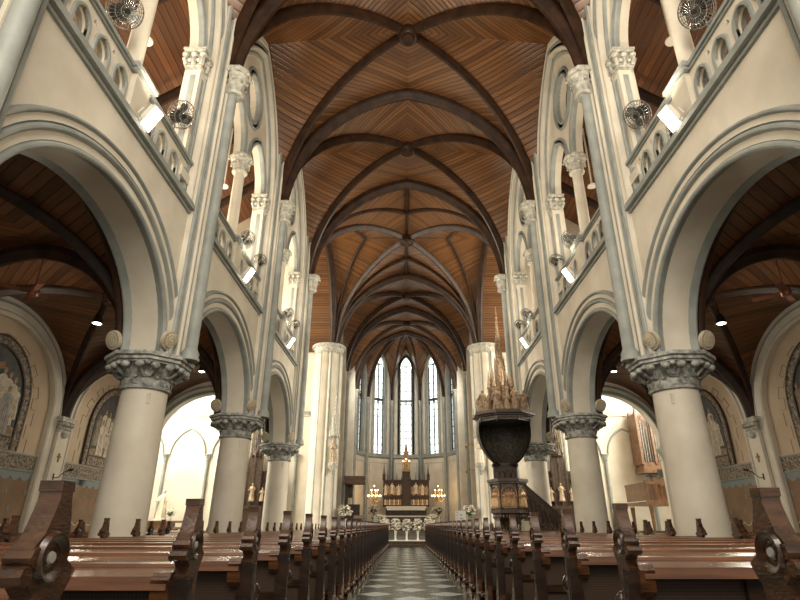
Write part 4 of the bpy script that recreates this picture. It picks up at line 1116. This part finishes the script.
# Christ statue and side table in the transept opposite the pulpit
t = thing('statue_altar', 'brown wooden side altar table under the white robed statue', 'altar', (-12.75, 30.0, 0))
mb = MB(); mb.box(-1.1, 1.1, -.35, .35, 1.2, 1.3); mb.box(-.6, .6, -.3, .3, 0, 1.2); mb.build('table', BROWNW, t)
mb = MB(); mb.box(.7, 1.6, -.34, .34, .9, 1.0); mb.box(.72, .8, -.3, .3, 0, .9); mb.box(1.5, 1.58, -.3, .3, 0, .9); mb.build('side_shelf', BROWNW, t)
t = thing('christ_statue', 'white robed statue with open arms standing on the transept side altar', 'statue', (-12.85, 30.0, 1.3))
robed(1.55, 5, 'open').build('figure', STATW, t); mb = MB(); mb.lathe([(.34, 0), (.34, .08), (.28, .1)], 12); mb.build('plinth', CLOTH, t)
def bouquet(root, z, r, n=70, petal=None, seed=1, flat=.8):
    rnd = random.Random(seed); mb = MB(); lf = MB()
    for i in range(n):
        a = rnd.uniform(0, 2 * PI); t = rnd.uniform(-.6, 1); rr = r * rnd.uniform(.55, 1.) * math.sqrt(max(.05, 1 - t * t * .8))
        p = (rr * math.cos(a), rr * math.sin(a), z + r * flat * t)
        if rnd.random() < .72:
            q = rnd.uniform(.035, .06) * (r / .35) ** .5
            mb.ball(p, (q * 1.2, q * 1.2, q * .8), 6, 4, 0 if rnd.random() < .88 else 1)
        else:
            d = Vector((math.cos(a), math.sin(a), rnd.uniform(-.3, 1.2))).normalized() * .12; sd = d.cross(Vector((0, 0, 1))).normalized() * .03
            P0 = Vector(p); lf.add([P0, P0 + d * .5 + sd, P0 + d, P0 + d * .5 - sd + Vector((0, 0, .01))], [(0, 1, 2), (0, 2, 3)])
    mb.build('blossoms', [petal or PETAL, PETALP], root, 60)
    lf.ball((0, 0, z), (r * .6, r * .6, r * .5), 10, 8)
    lf.build('foliage', LEAF, root, 60)
t = thing('flower_arrangement', 'small pale flower arrangement beside the white robed statue', 'flowers', (-12.3, 29.85, 1.3)); bouquet(t, .35, .26, 40, seed=5)
mb = MB(); mb.lathe([(.08, 0), (.1, .15), (.07, .2)], 10); mb.build('vase', CLOTH, t)

# ------------------------------------------------------------------ side altars in the transept, against the east wall
for s in (-1, 1):
    t = thing('side_altar', 'dark carved gothic side altar with spires in the transept, ' + side_word(s), 'altar', (s * 8.55, 31.3, 0))
    mb = MB(); mb.box(-1.1, 1.1, -.4, .4, 0, 1.9); mb.box(-1.2, 1.2, -.5, .4, 1.9, 2.05); mb.build('altar_table', DARKW, t)
    mb = MB(); mb.box(-1.15, 1.15, .1, .4, 2.05, 3.9, 0); mb.box(-.35, .35, 0, .4, 2.05, 4.9, 0)
    for x in (-1.1, -.75, -.38, 0, .38, .75, 1.1):
        hh = 5.1 - abs(x) * 1.2
        mb.lathe([(.07, 2.05), (.07, hh - .9), (.1, hh - .88), (.1, hh - .8), (.005, hh)], 6, 0, (x, .02, 0))
        for j in range(4): mb.ball((x, .02, hh - .15 - j * .2), .03 + .01 * j, 5, 4, 0)
    for x in (-.92, -.56, .56, .92):
        pts = [(x + u, -.0, 3.2 + v) for u, v in arch(.15, .3, 0, 6)]; mb.tube(pts, .03, 5, 0)
    mb.build('retable', DARKW, t, 40)
    mb = MB(); gothic_spire(mb, (0, .15), 4.7, 1.9, .34); mb.build('spire', DARKW if s < 0 else RETW, t, 30)
    fg = MB()
    for i, x in enumerate((-.92, -.56, 0, .56, .92)):
        q = robed(.72 if x else .95, i); q.xf(Matrix.Translation((x, -.05, 2.3))); q.build('carved_figure', STATB, t, 40)

# ------------------------------------------------------------------ organ in the pulpit-side transept
t = thing('organ_case', 'brown wooden organ case with metal pipes high on the transept wall', 'organ', (14.0, 30.9, 0))
mb = MB()
mb.box(-.95, 2.0, -.3, .9, 3.75, 4.05); mb.box(-.85, 2.0, -.2, .9, 4.05, 4.3)
for x in (-.9, -.15, .6, 1.35, 1.95): mb.box(x - .06, x + .06, -.28, -.1, 4.2, 7.3 - abs(x + .9) * .25); mb.lathe([(.09, 0), (.1, .06), (.01, .5)], 6, 0, (x, -.2, 7.3 - abs(x + .9) * .25))
mb.box(-.95, -.85, -.2, .9, 4.2, 7.); mb.box(-.9, 2, .7, .9, 4, 7.2)
for x in (-.52, .22, .97): 
    pts = [(x + u, -.2, 6.4 + v) for u, v in arch(.33, .5, 0, 6)]; mb.tube(pts, .05, 6)
mb.build('case', BROWNW, t)
mb = MB()
for i in range(18):
    x = -.76 + i * .145; hh = 2.2 + .5 * math.cos(i * 1.2); mb.lathe([(.02, 4.25), (.05, 4.45), (.052, 4.45 + hh), (.03, 4.46 + hh)], 8, 0, (x, .0, 0))
mb.build('pipes', CHROME, t)
t = thing('organ_console', 'brown wooden organ loft with open balustrade on legs in the transept', 'organ loft', (12.95, 28.6, 0))
mb = MB(); mb.box(-1.25, 1.6, -1.0, 1.6, 2.0, 2.16); mb.box(-1.3, 1.65, -1.05, -.9, 1.95, 2.2); mb.build('platform', BROWNW, t)
mb = MB(); mb.box(-1.28, 1.6, -1.05, -.92, 2.95, 3.05)
for i in range(13):
    x = -1.2 + i * .225; mb.lathe([(.05, 2.18), (.035, 2.3), (.055, 2.45), (.03, 2.7), (.055, 2.85), (.04, 2.95)], 8, 0, (x, -.98, 0))
mb.box(-1.28, -1.15, -1.0, 1.6, 2.95, 3.05); mb.box(-1.25, -1.2, -1.0, 1.6, 2.2, 2.95)
mb.build('balustrade', BROWNW, t)
for x, y in ((-1.1, -.9), (1.45, -.9), (-1.1, 1.4), (1.45, 1.4)):
    mb = MB(); mb.lathe([(.09, 0), (.1, .3), (.07, .5), (.09, 1.5), (.12, 1.95)], 8, 0, (x, y, 0)); mb.build('leg', BROWNW, t)
mb = MB(); mb.box(-.3, 1.4, .2, 1.4, 2.16, 3.3); mb.box(-.1, 1.2, .1, .25, 2.9, 3.0); mb.box(.0, .4, .12, .2, 3.35, 3.75, 1); mb.build('cabinet', [BROWNW, DARKM], t)
t = thing('music_stand', 'small dark music stand on the organ loft balustrade', 'stand', (12.4, 28.4, 2.16)); mb = MB(); mb.tube([(0, 0, 0), (0, 0, 1.25)], .02, 6); mb.box(-.25, .25, -.05, .05, 1.2, 1.25); mb.box(-.02, .02, -.2, .2, 1.25, 1.27); mb.build('stand', DARKM, t)

# ------------------------------------------------------------------ pulpit
PX, PYY = 3.64, 20.45
t = thing('pulpit', 'dark carved wooden pulpit with gilt relief panels against the column by the crossing', 'pulpit', (PX, PYY, -.27))
hexo = lambda r: [(r * math.cos(R(-8 + 60 * i)), r * math.sin(R(-8 + 60 * i))) for i in range(6)]
f = lambda u, v, w: (u, v, w)
mb = MB(); mb.prism(hexo(.60), f, 1.82, 2.75); mb.prism(hexo(.66), f, 1.74, 1.84); mb.prism(hexo(.68), f, 2.72, 2.78); mb.prism(hexo(.74), f, 2.78, 2.88)
mb.lathe([(.16, 1.2), (.22, 1.3), (.35, 1.45), (.50, 1.6), (.62, 1.72), (.64, 1.76)], 6, 0, ph=R(-8))
for i in range(6):
    a = R(-8 + 60 * i); mb.lathe([(.05, 1.84), (.055, 1.9), (.035, 1.95), (.035, 2.62), (.06, 2.7), (.06, 2.74)], 8, 0, (.60 * math.cos(a), .60 * math.sin(a), 0))
    for j in range(5):
        b = a + R(12 * j + 6); mb.ball((.56 * math.cos(b), .56 * math.sin(b), 1.62), (.05, .05, .08), 6, 5)
mb.build('body', DARKW, t, 35)
mb = MB(); mb.lathe([(.34, .27), (.34, .34), (.26, .4), (.16, .5), (.14, 1.0), (.2, 1.1), (.16, 1.25)], 12)
for i in range(6):
    a = R(60 * i); mb.tube([(.3 * math.cos(a), .3 * math.sin(a), .32), (.24 * math.cos(a), .24 * math.sin(a), .9), (.36 * math.cos(a), .36 * math.sin(a), 1.45)], .04, 6)
mb.build('stem', DARKW, t)
for i in range(6):
    a = R(22 + 60 * i); c, q = math.cos(a), math.sin(a); rr = .60 * math.cos(R(30)) + .01
    if q > .3: continue
    g = lambda u, v, w: (c * (rr + w) - q * u, q * (rr + w) + c * u, v)
    pm = MB(); pm.prism([(u, 2.38 + v) for u, v in arch(.24, .24, 0, 8, legs=.45)], g, 0, .012, 1)
    moulding(pm, lambda u, v, d: g(u, 2.38 + v, d), .24, .24, rollp(0, .035, .01, .03, 0), legs=.45)
    pm.prism([(-.24, 1.9), (.24, 1.9), (.24, 1.95), (-.24, 1.95)], g, 0, .04, 0)
    for j, x in enumerate((-.18, -.09, 0, .095, .18)):
        hh = .60 - .12 * abs(x) / .18 + .03 * (j % 2)
        qv = robed(hh, j); qv.xf(Matrix(((-q, c * -1, 0, c * (rr + .02)), (c, -q * 1, 0, q * (rr + .02)), (0, 0, 1, 1.95), (0, 0, 0, 1))) @ Matrix.Translation((x, 0, 0)) @ Matrix.Scale(.75, 4, (0, 1, 0)))
        pm.add(qv.v, qv.f, 0)
    pm.build('relief_panel', [GOLDW, DARKW], t, 40)
# back panel between pulpit and sounding board
mb = MB(); mb.box(-.42, .46, .38, .50, 2.88, 3.5); mb.box(-.46, .5, .34, .52, 3.36, 3.46)
for x in (-.3, -.1, .1, .3): mb.tube([(x + u, .37, 3.1 + v) for u, v in arch(.08, .14, 0, 5, legs=.15)], .015, 5)
mb.build('back_panel', DARKW, t)
# stairs
st = MB(); n = 10
for i in range(n):
    x = .5 + i * .19; z = 1.78 - i * .15
    st.box(x, x + .22, .25, 1.0, z - .14, z)
st.prism([(.45, 1.9), (2.4, .30), (2.6, .30), (2.6, .98), (.45, 2.85)], lambda u, v, w: (u, w, v), .19, .26)
st.prism([(.45, 2.85), (2.6, .98), (2.6, 1.06), (.45, 2.93)], lambda u, v, w: (u, w, v), .15, .30)
for i in range(12):
    x = .55 + i * .18; z = 1.85 - i * .158; st.tube([(x + u, .17, z + .55 + v) for u, v in arch(.06, .1, 0, 4, legs=.3)], .015, 5)
st.lathe([(.09, .27), (.09, 1.1), (.12, 1.15), (.1, 1.25), (.0, 1.4)], 8, 0, (2.62, .22, 0))
st.build('staircase', DARKW, t, 30)

t = thing('sounding_board', 'dark shell shaped sounding board with gothic spire above the pulpit', 'canopy', (PX, PYY - .05, -.27))
rim = octo(1.18)
mb = MB(); mb.prism(octo(1.02), f, 4.98, 5.06); mb.prism(octo(1.10), f, 5.06, 5.12); mb.prism(octo(1.20), f, 5.12, 5.2); mb.prism(octo(1.14), f, 5.2, 5.25)
for i in range(8):
    a = R(22.5 + 45 * i); mb.lathe([(.03, 5.2), (.015, 5.3), (.004, 5.55)], 5, 0, (1.15 * math.cos(a), 1.15 * math.sin(a), 0)); mb.lathe([(.02, 4.85), (.04, 4.95), (.04, 5.05)], 6, 0, (1.0 * math.cos(a), 1.0 * math.sin(a), 0))
mb.build('cornice', DARKW, t, 30)
# shell: bowl open to the front, thick
sh = MB(); outer = []; inner = []
for j in range(13):
    tt = j / 12; ang = tt * PI / 2
    r = .34 + .68 * math.sin(min(1, tt * 1.25) * PI / 2) ** .85 - .05 * max(0, tt - .8) * 5; z = 3.40 + 1.66 * tt ** 1.15
    outer.append((r, z)); inner.append((max(.05, r - .05), z + .02))
sh.lathe(outer + inner[::-1] + [outer[0]], 40, 0, (0, .1, 0), ph=R(-15), arc=R(210), mod=lambda a, z: 1 + .02 * math.sin(24 * a))
sh.build('shell', SHELL, t, 50)
mb = MB(); mb.prism(octo(.98), f, 4.9, 4.98)
mb.build('soffit', SHELL, t)
sp = MB()
for i in range(8):
    a = R(22.5 + 45 * i); hh = .85
    q = robed(hh, i); q.xf(Matrix.Translation((.86 * math.cos(a), .86 * math.sin(a), 5.25))); q.build('crest_figure', SPIREW, t, 40)
    a2 = a + R(22.5); q = robed(.6, i + 9); q.xf(Matrix.Translation((.9 * math.cos(a2), .9 * math.sin(a2), 5.25))); q.build('crest_figure', SPIREW, t, 40)
sp = MB()
sp.lathe([(.55, 5.25), (.5, 5.5), (.36, 5.7), (.32, 5.9)], 8, 0, ph=R(22.5))
for i in range(8):
    a = R(45 * i); sp.lathe([(.07, 5.25), (.07, 6.2), (.1, 6.24), (.07, 6.3), (.01, 6.95)], 6, 0, (.46 * math.cos(a), .46 * math.sin(a), 0))
    q = robed(.6, i); q.xf(Matrix.Translation((.36 * math.cos(a + .4), .36 * math.sin(a + .4), 5.75))); sp.add(q.v, q.f, 0)
gothic_spire(sp, (0, 0), 5.9, 3.75, .32)
sp.build('spire', SPIREW, t, 35)

# ------------------------------------------------------------------ high altar
ZA = 1.38
t = thing('high_altar', 'dark carved high altar with white slab in the apse', 'altar', (0, 45.2, ZA))
mb = MB(); mb.box(-1.6, 1.6, -.4, .5, 0, .95); 
for x in (-1.5, -.9, -.3, .3, .9, 1.5): mb.lathe([(.08, 0), (.06, .1), (.06, .8), (.09, .92)], 8, 0, (x, -.45, 0))
mb.build('altar_base', DARKW, t)
mb = MB(); mb.box(-1.55, 1.55, -.55, .5, .95, 1.1); mb.box(-1.5, 1.5, -.56, -.52, .80, .95); mb.build('altar_slab', CLOTH, t)
t = thing('altar_retable', 'dark carved winged retable with gilt figures and central spire on the high altar', 'retable', (0, 45.55, ZA + 1.1))
mb = MB()
mb.box(-1.82, 1.82, 0, .35, 0, 2.0, 0)
for z in (.0, .72, 1.95): mb.box(-1.86, 1.86, -.12, .35, z, z + .08, 0)
for x in (-1.8, -.32, .32, 1.8): mb.box(x - .05, x + .05, -.12, .3, 0, 2.15, 0)
mb.box(-.32, .32, -.1, .35, 0, 2.7, 0)
for x in (-1.8, 1.8):
    mb.box(x - .12, x + .12, -.1, .2, 2.0, 2.35, 0); mb.lathe([(.13, 2.35), (.14, 2.42), (.08, 2.5), (.06, 2.7), (.005, 3.4)], 6, 0, (x, .05, 0))
for i in range(9):
    x = -1.5 + i * .375
    if abs(x) > .3: mb.lathe([(.03, 2.0), (.03, 2.12), (.004, 2.45 if i % 2 else 2.65)], 5, 0, (x, .0, 0))
for sx_ in (-1, 1):
    for i in range(4):
        x = sx_ * (.52 + i * .36)
        mb.tube([(x + u, -.05, 1.55 + v) for u, v in arch(.15, .26, 0, 6, legs=.7)], .022, 5, 0); mb.tube([(x + u, -.06, .48 + v) for u, v in arch(.15, .16, 0, 6, legs=.35)], .02, 5, 0)
mb.build('case', RETW, t, 30)
fg = MB(); k = 0
for sx_ in (-1, 1):
    for i in range(8):
        k += 1; x = sx_ * (.44 + i * .175); q = robed(.62 + .12 * (k % 3), k); q.xf(Matrix.Translation((x, -.03, .85 + .1 * (k % 2)))); q.build('carved_figure', [GOLDW, STATB, STATW][k % 3], t, 40)
        q = robed(.46, k + 5); q.xf(Matrix.Translation((x, -.05, .12))); q.build('carved_figure', [STATW, GOLDW][k % 2], t, 40)
mb = MB(); mb.lathe([(.36, 2.65), (.36, 2.75), (.3, 2.8), (.3, 2.9)], 8, 0)
for i in range(6):
    a = R(60 * i); mb.tube([(.26 * math.cos(a), .26 * math.sin(a), 2.85), (.26 * math.cos(a), .26 * math.sin(a), 3.7)], .03, 6)
gothic_spire(mb, (0, 0), 3.65, 1.55, .3); mb.build('spire', GOLDW, t, 35)
q = robed(.75, 2); q.xf(Matrix.Translation((0, 0, 2.88))); q.build('tower_figure', GOLD, t, 40)
for x, z in ((-.2, 3.2), (.2, 3.2), (-.22, 3.62), (0, 3.72), (.22, 3.62)):
    pass
for j, (x, z) in enumerate(((-.24, 3.42), (.24, 3.42), (0, 3.55))):
    c = thing('altar_lamp', 'tiny glowing lamp on the retable tower, %s' % ['away from the pulpit', 'towards the pulpit', 'at the middle'][j], 'lamp', (x, 45.15, ZA + 1.1 + z), None, 'tiny lamps on the retable tower')
    mb = MB(); mb.ball((0, 0, .05), .05, 8, 6); mb.build('bulb', CANDLE, c); mb = MB(); mb.lathe([(.04, -.06), (.03, 0)], 8); mb.build('socket', GOLD, c)

# candelabra with flower stands
for s in (-1, 1):
    X = s * 2.45 + .0; Y = 43.4
    t = thing('candelabrum', 'tall branched candelabrum with lit candles beside the high altar, ' + side_word(s), 'candelabrum', (X, Y, ZA - .28))
    mb = MB(); mb.lathe([(.22, 0), (.2, .06), (.05, .12), (.03, .3), (.05, .6), (.025, .9), (.05, 1.3), (.025, 1.9), (.03, 2.5)], 12)
    cd = MB(); fmn = MB()
    for r, z, n in ((.0, 2.75, 1), (.27, 2.45, 5), (.5, 2.05, 10)):
        for i in range(n):
            a = 2 * PI * i / n + z; x, y = r * math.cos(a), r * math.sin(a)
            if r: mb.tube([(0, 0, z - .35), (x * .6, y * .6, z - .38), (x, y, z - .22), (x, y, z - .12)], .012, 5)
            mb.lathe([(.03, z - .12), (.04, z - .1)], 6, 0, (x, y, 0)); cd.lathe([(.015, z - .1), (.015, z)], 6, 0, (x, y, 0)); fmn.ball((x, y, z + .04), (.028, .028, .05), 6, 5)
    mb.build('stand', GOLD, t); cd.build('candles', WHITE, t); fmn.build('flames', CANDLE, t)
    light('candle_light', 'POINT', (X, Y, ZA - .28 + 2.3), 60, (1, .62, .3), .35)
    t = thing('flower_stand', 'dark stand with pale flower bouquet under the candelabrum, ' + side_word(s), 'flowers', (X - s * .05, Y - .6, .96))
    mb = MB(); mb.lathe([(.25, 0), (.22, .06), (.06, .12), (.06, .5), (.16, .6), (.2, .68)], 10); mb.build('stand', DARKW, t); bouquet(t, 1.15, .48, 150, seed=8 + s)

# flower vases in front of the sanctuary
xs = [-1.18, -.62, 0., .62, 1.18]
wd = ['farthest from the pulpit', 'second farthest from the pulpit', 'middle of the row', 'second closest to the pulpit', 'closest to the pulpit']
for i, x in enumerate(xs):
    t = thing('flower_vase', 'tall white vase of white flowers before the altar, %s' % wd[i], 'flowers', (x, 32.2, .32), None, 'white flower vases before the altar')
    mb = MB(); mb.lathe([(.10, 0), (.08, .04), (.05, .12), (.055, .3), (.09, .45), (.07, .5)], 14); mb.build('vase', CLOTH, t)
    bouquet(t, .74, .30, 150, seed=30 + i, flat=1.15)
for s in (-1, 1):
    t = thing('flower_arrangement', 'spreading white flower arrangement beside the vases, ' + side_word(s), 'flowers', (s * 1.5, 33.1, .32)); mb = MB(); mb.lathe([(.15, 0), (.05, .1), (.05, .8), (.12, .9)], 10); mb.build('pedestal', WHITE, t); bouquet(t, 1.0, .40, 170, seed=50 + s, flat=.8)
t = thing('altar_table', 'low dark communion table with white top behind the flower vases', 'table', (0, 34.6, .8)); mb = MB(); mb.box(-1.3, 1.3, -.4, .4, .0, .75); mb.build('table_base', DARKW, t); mb = MB(); mb.box(-1.4, 1.4, -.45, .45, .75, .82); mb.build('table_top', CLOTH, t)
for s in (-1, 1):
    t = thing('altar_candle', 'thick white candle beside the flowers before the altar, ' + side_word(s), 'candle', (s * 1.86, 33.0, .32), None, 'white candles by the flowers'); mb = MB(); mb.lathe([(.09, 0), (.03, .08), (.03, .75), (.07, .8)], 8); mb.build('candlestick', GOLD, t); mb = MB(); mb.lathe([(.04, .8), (.04, 1.25)], 8); mb.build('candle', WHITE, t)

# bishop's seat tester opposite the pulpit, lectern, flower stands
t = thing('choir_canopy', 'dark wooden tester on a tall post over the choir seat', 'canopy', (-3.35, 37.0, .96))
mb = MB(); mb.box(-.75, .65, -.6, .6, 2.95, 3.1); mb.box(-.68, .58, -.52, .52, 2.72, 2.95); mb.box(-.75, .65, -.6, .6, 2.62, 2.72)
mb.build('tester', BROWNW, t); mb = MB(); mb.box(-.7, -.5, .2, .45, 0, 2.65); mb.box(-.7, -.2, .4, .46, 1.8, 2.65); mb.build('post', DARKW, t)
mb = MB(); mb.box(-.5, .3, -.2, .4, 0, .5); mb.box(-.5, .3, .35, .42, .5, 1.4); mb.build('seat', DARKW, t)
t = thing('lectern', 'brown wooden lectern in front of the chancel', 'lectern', (-2.65, 32.2, .32)); mb = MB(); mb.box(-.14, .14, -.1, .1, 0, 1.1); mb.box(-.22, .22, -.18, .18, 0, .08); mb.build('post', BROWNW, t)
mb = MB(); mb.prism([(-.22, 1.08), (.2, 1.25), (.2, 1.29), (-.22, 1.12)], lambda u, v, w: (w, u, v), -.32, .32); mb.build('desk', BROWNW, t)
for s in (-1, 1):
    t = thing('flower_column', 'bouquet of white flowers on a pale stand by the crossing pier, ' + side_word(s), 'flowers', (s * 3.45, 31.7, .32)); mb = MB(); mb.lathe([(.2, 0), (.12, .1), (.1, 1.0), (.18, 1.1)], 10); mb.build('stand', WHITE, t); bouquet(t, 1.45, .42, 110, seed=70 + s)
# notice board
t = thing('notice_board', 'white notice board clamped to a pew ledge beyond the pulpit', 'notice board', (2.25, 2.88 + .968 * 22 + .06, 0))
mb = MB(); mb.box(-.22, .22, -.012, .012, 1.25, 1.66); mb.build('board', PAPER, t)
mb = MB()
for x0, x1, z in ((-.19, -.07, 1.58), (-.17, -.11, 1.49), (-.03, .07, 1.49), (-.02, .06, 1.46), (-.18, -.13, 1.43), (-.17, -.12, 1.34), (-.04, .02, 1.36), (.03, .12, 1.35), (-.04, .1, 1.32)): mb.box(x0, x1, -.016, -.012, z, z + .018)
mb.build('printed_lines', INK, t)
mb = MB(); mb.tube([(0, .02, .912), (0, .02, 1.3)], .02, 8); mb.lathe([(.05, .912), (.05, .93), (.02, .94)], 12); mb.box(-.235, .235, .0, .02, 1.235, 1.25); mb.box(-.235, .235, .0, .02, 1.66, 1.675); mb.build('stand', DARKM, t)
# sanctuary lamps on the chancel wall, pulpit side
for j, (y, z, w) in enumerate(((37.2, 4.4, 'lower'), (37.0, 6.0, 'upper'))):
    t = thing('sanctuary_lamp', '%s brass bracket lamp on the chancel wall, pulpit side' % w, 'lamp', (4.05, y, z), None, 'brass bracket lamps')
    mb = MB(); mb.tube([(.6, 0, .1), (.2, 0, .16), (0, 0, .2)], .02, 6); mb.tube([(0, 0, .2), (0, 0, .05)], .01, 5); mb.lathe([(0, -.15), (.08, -.08), (.1, .02), (.06, .06)], 10); mb.build('lamp', GOLD, t)
# small wall items on the pier opposite the pulpit and speaker
for s in (-1, 1):
    t = thing('wall_speaker', 'small dark round speaker on a bracket by the crossing, ' + side_word(s), 'speaker', (s * 5.0, P[3] + .75, 3.4 if s < 0 else 3.1)); mb = MB(); mb.ball((0, 0, 0), (.16, .14, .22), 12, 8); mb.build('housing', DARKM if s < 0 else WHITE, t); mb = MB(); mb.tube([(0, 0, 0), (s * .05, -.2, .0), (s * .05, -.36, 0)], .03, 6); mb.build('bracket', DARKM, t)

# ------------------------------------------------------------------ daylight and added fill lights
w = bpy.data.worlds.new('World'); SC.world = w; w.use_nodes = True
bg = w.node_tree.nodes['Background']; bg.inputs[0].default_value = (1., .93, .82, 1); bg.inputs[1].default_value = .7
# daylight from the transept end windows
for s in (-1, 1):
    light('transept_window_light', 'AREA', (s * 15.6, 26.8, 9.), 2600, (1., .93, .78), 5, Vector((-s, 0, -.45)).to_track_quat('-Z', 'Y'), sx=6, sy=7)
for s in (-1, 1):
    light('chancel_fill_light', 'AREA', (s * 4.5, 40.5, 11.), 420, (1., .95, .84), 3, Vector((-s, .25, -.3)).to_track_quat('-Z', 'Y'), sx=2.4, sy=5)  # fill added to brighten the apse walls, the chancel walls have no windows
# soft fill added behind the camera, no west window is modelled
light('west_fill_light', 'AREA', (0, -3.2, 10.), 1500, (1., .90, .74), 6, Vector((0, 1, -.12)).to_track_quat('-Z', 'Y'), sx=6, sy=8)

# ------------------------------------------------------------------ camera
cam = bpy.data.cameras.new('Camera'); co = bpy.data.objects.new('Camera', cam); COL.objects.link(co)
cam.sensor_width = 36; cam.lens = 532.5 / 800 * 36; cam.shift_x = -.0061
co.location = (-.10, 0, 1.05); co.rotation_euler = (R(90 + 23.0), 0, 0); cam.clip_start = .05; cam.clip_end = 200
SC.camera = co
vs = SC.view_settings; vs.view_transform = 'Standard'; vs.look = 'None'; vs.gamma = 1; vs.exposure = .04; vs.use_curve_mapping = False
SC.cycles.use_denoising = True
SC.cycles.max_bounces = 8; SC.cycles.diffuse_bounces = 4; SC.cycles.glossy_bounces = 4
SC.cycles.sample_clamp_indirect = 6
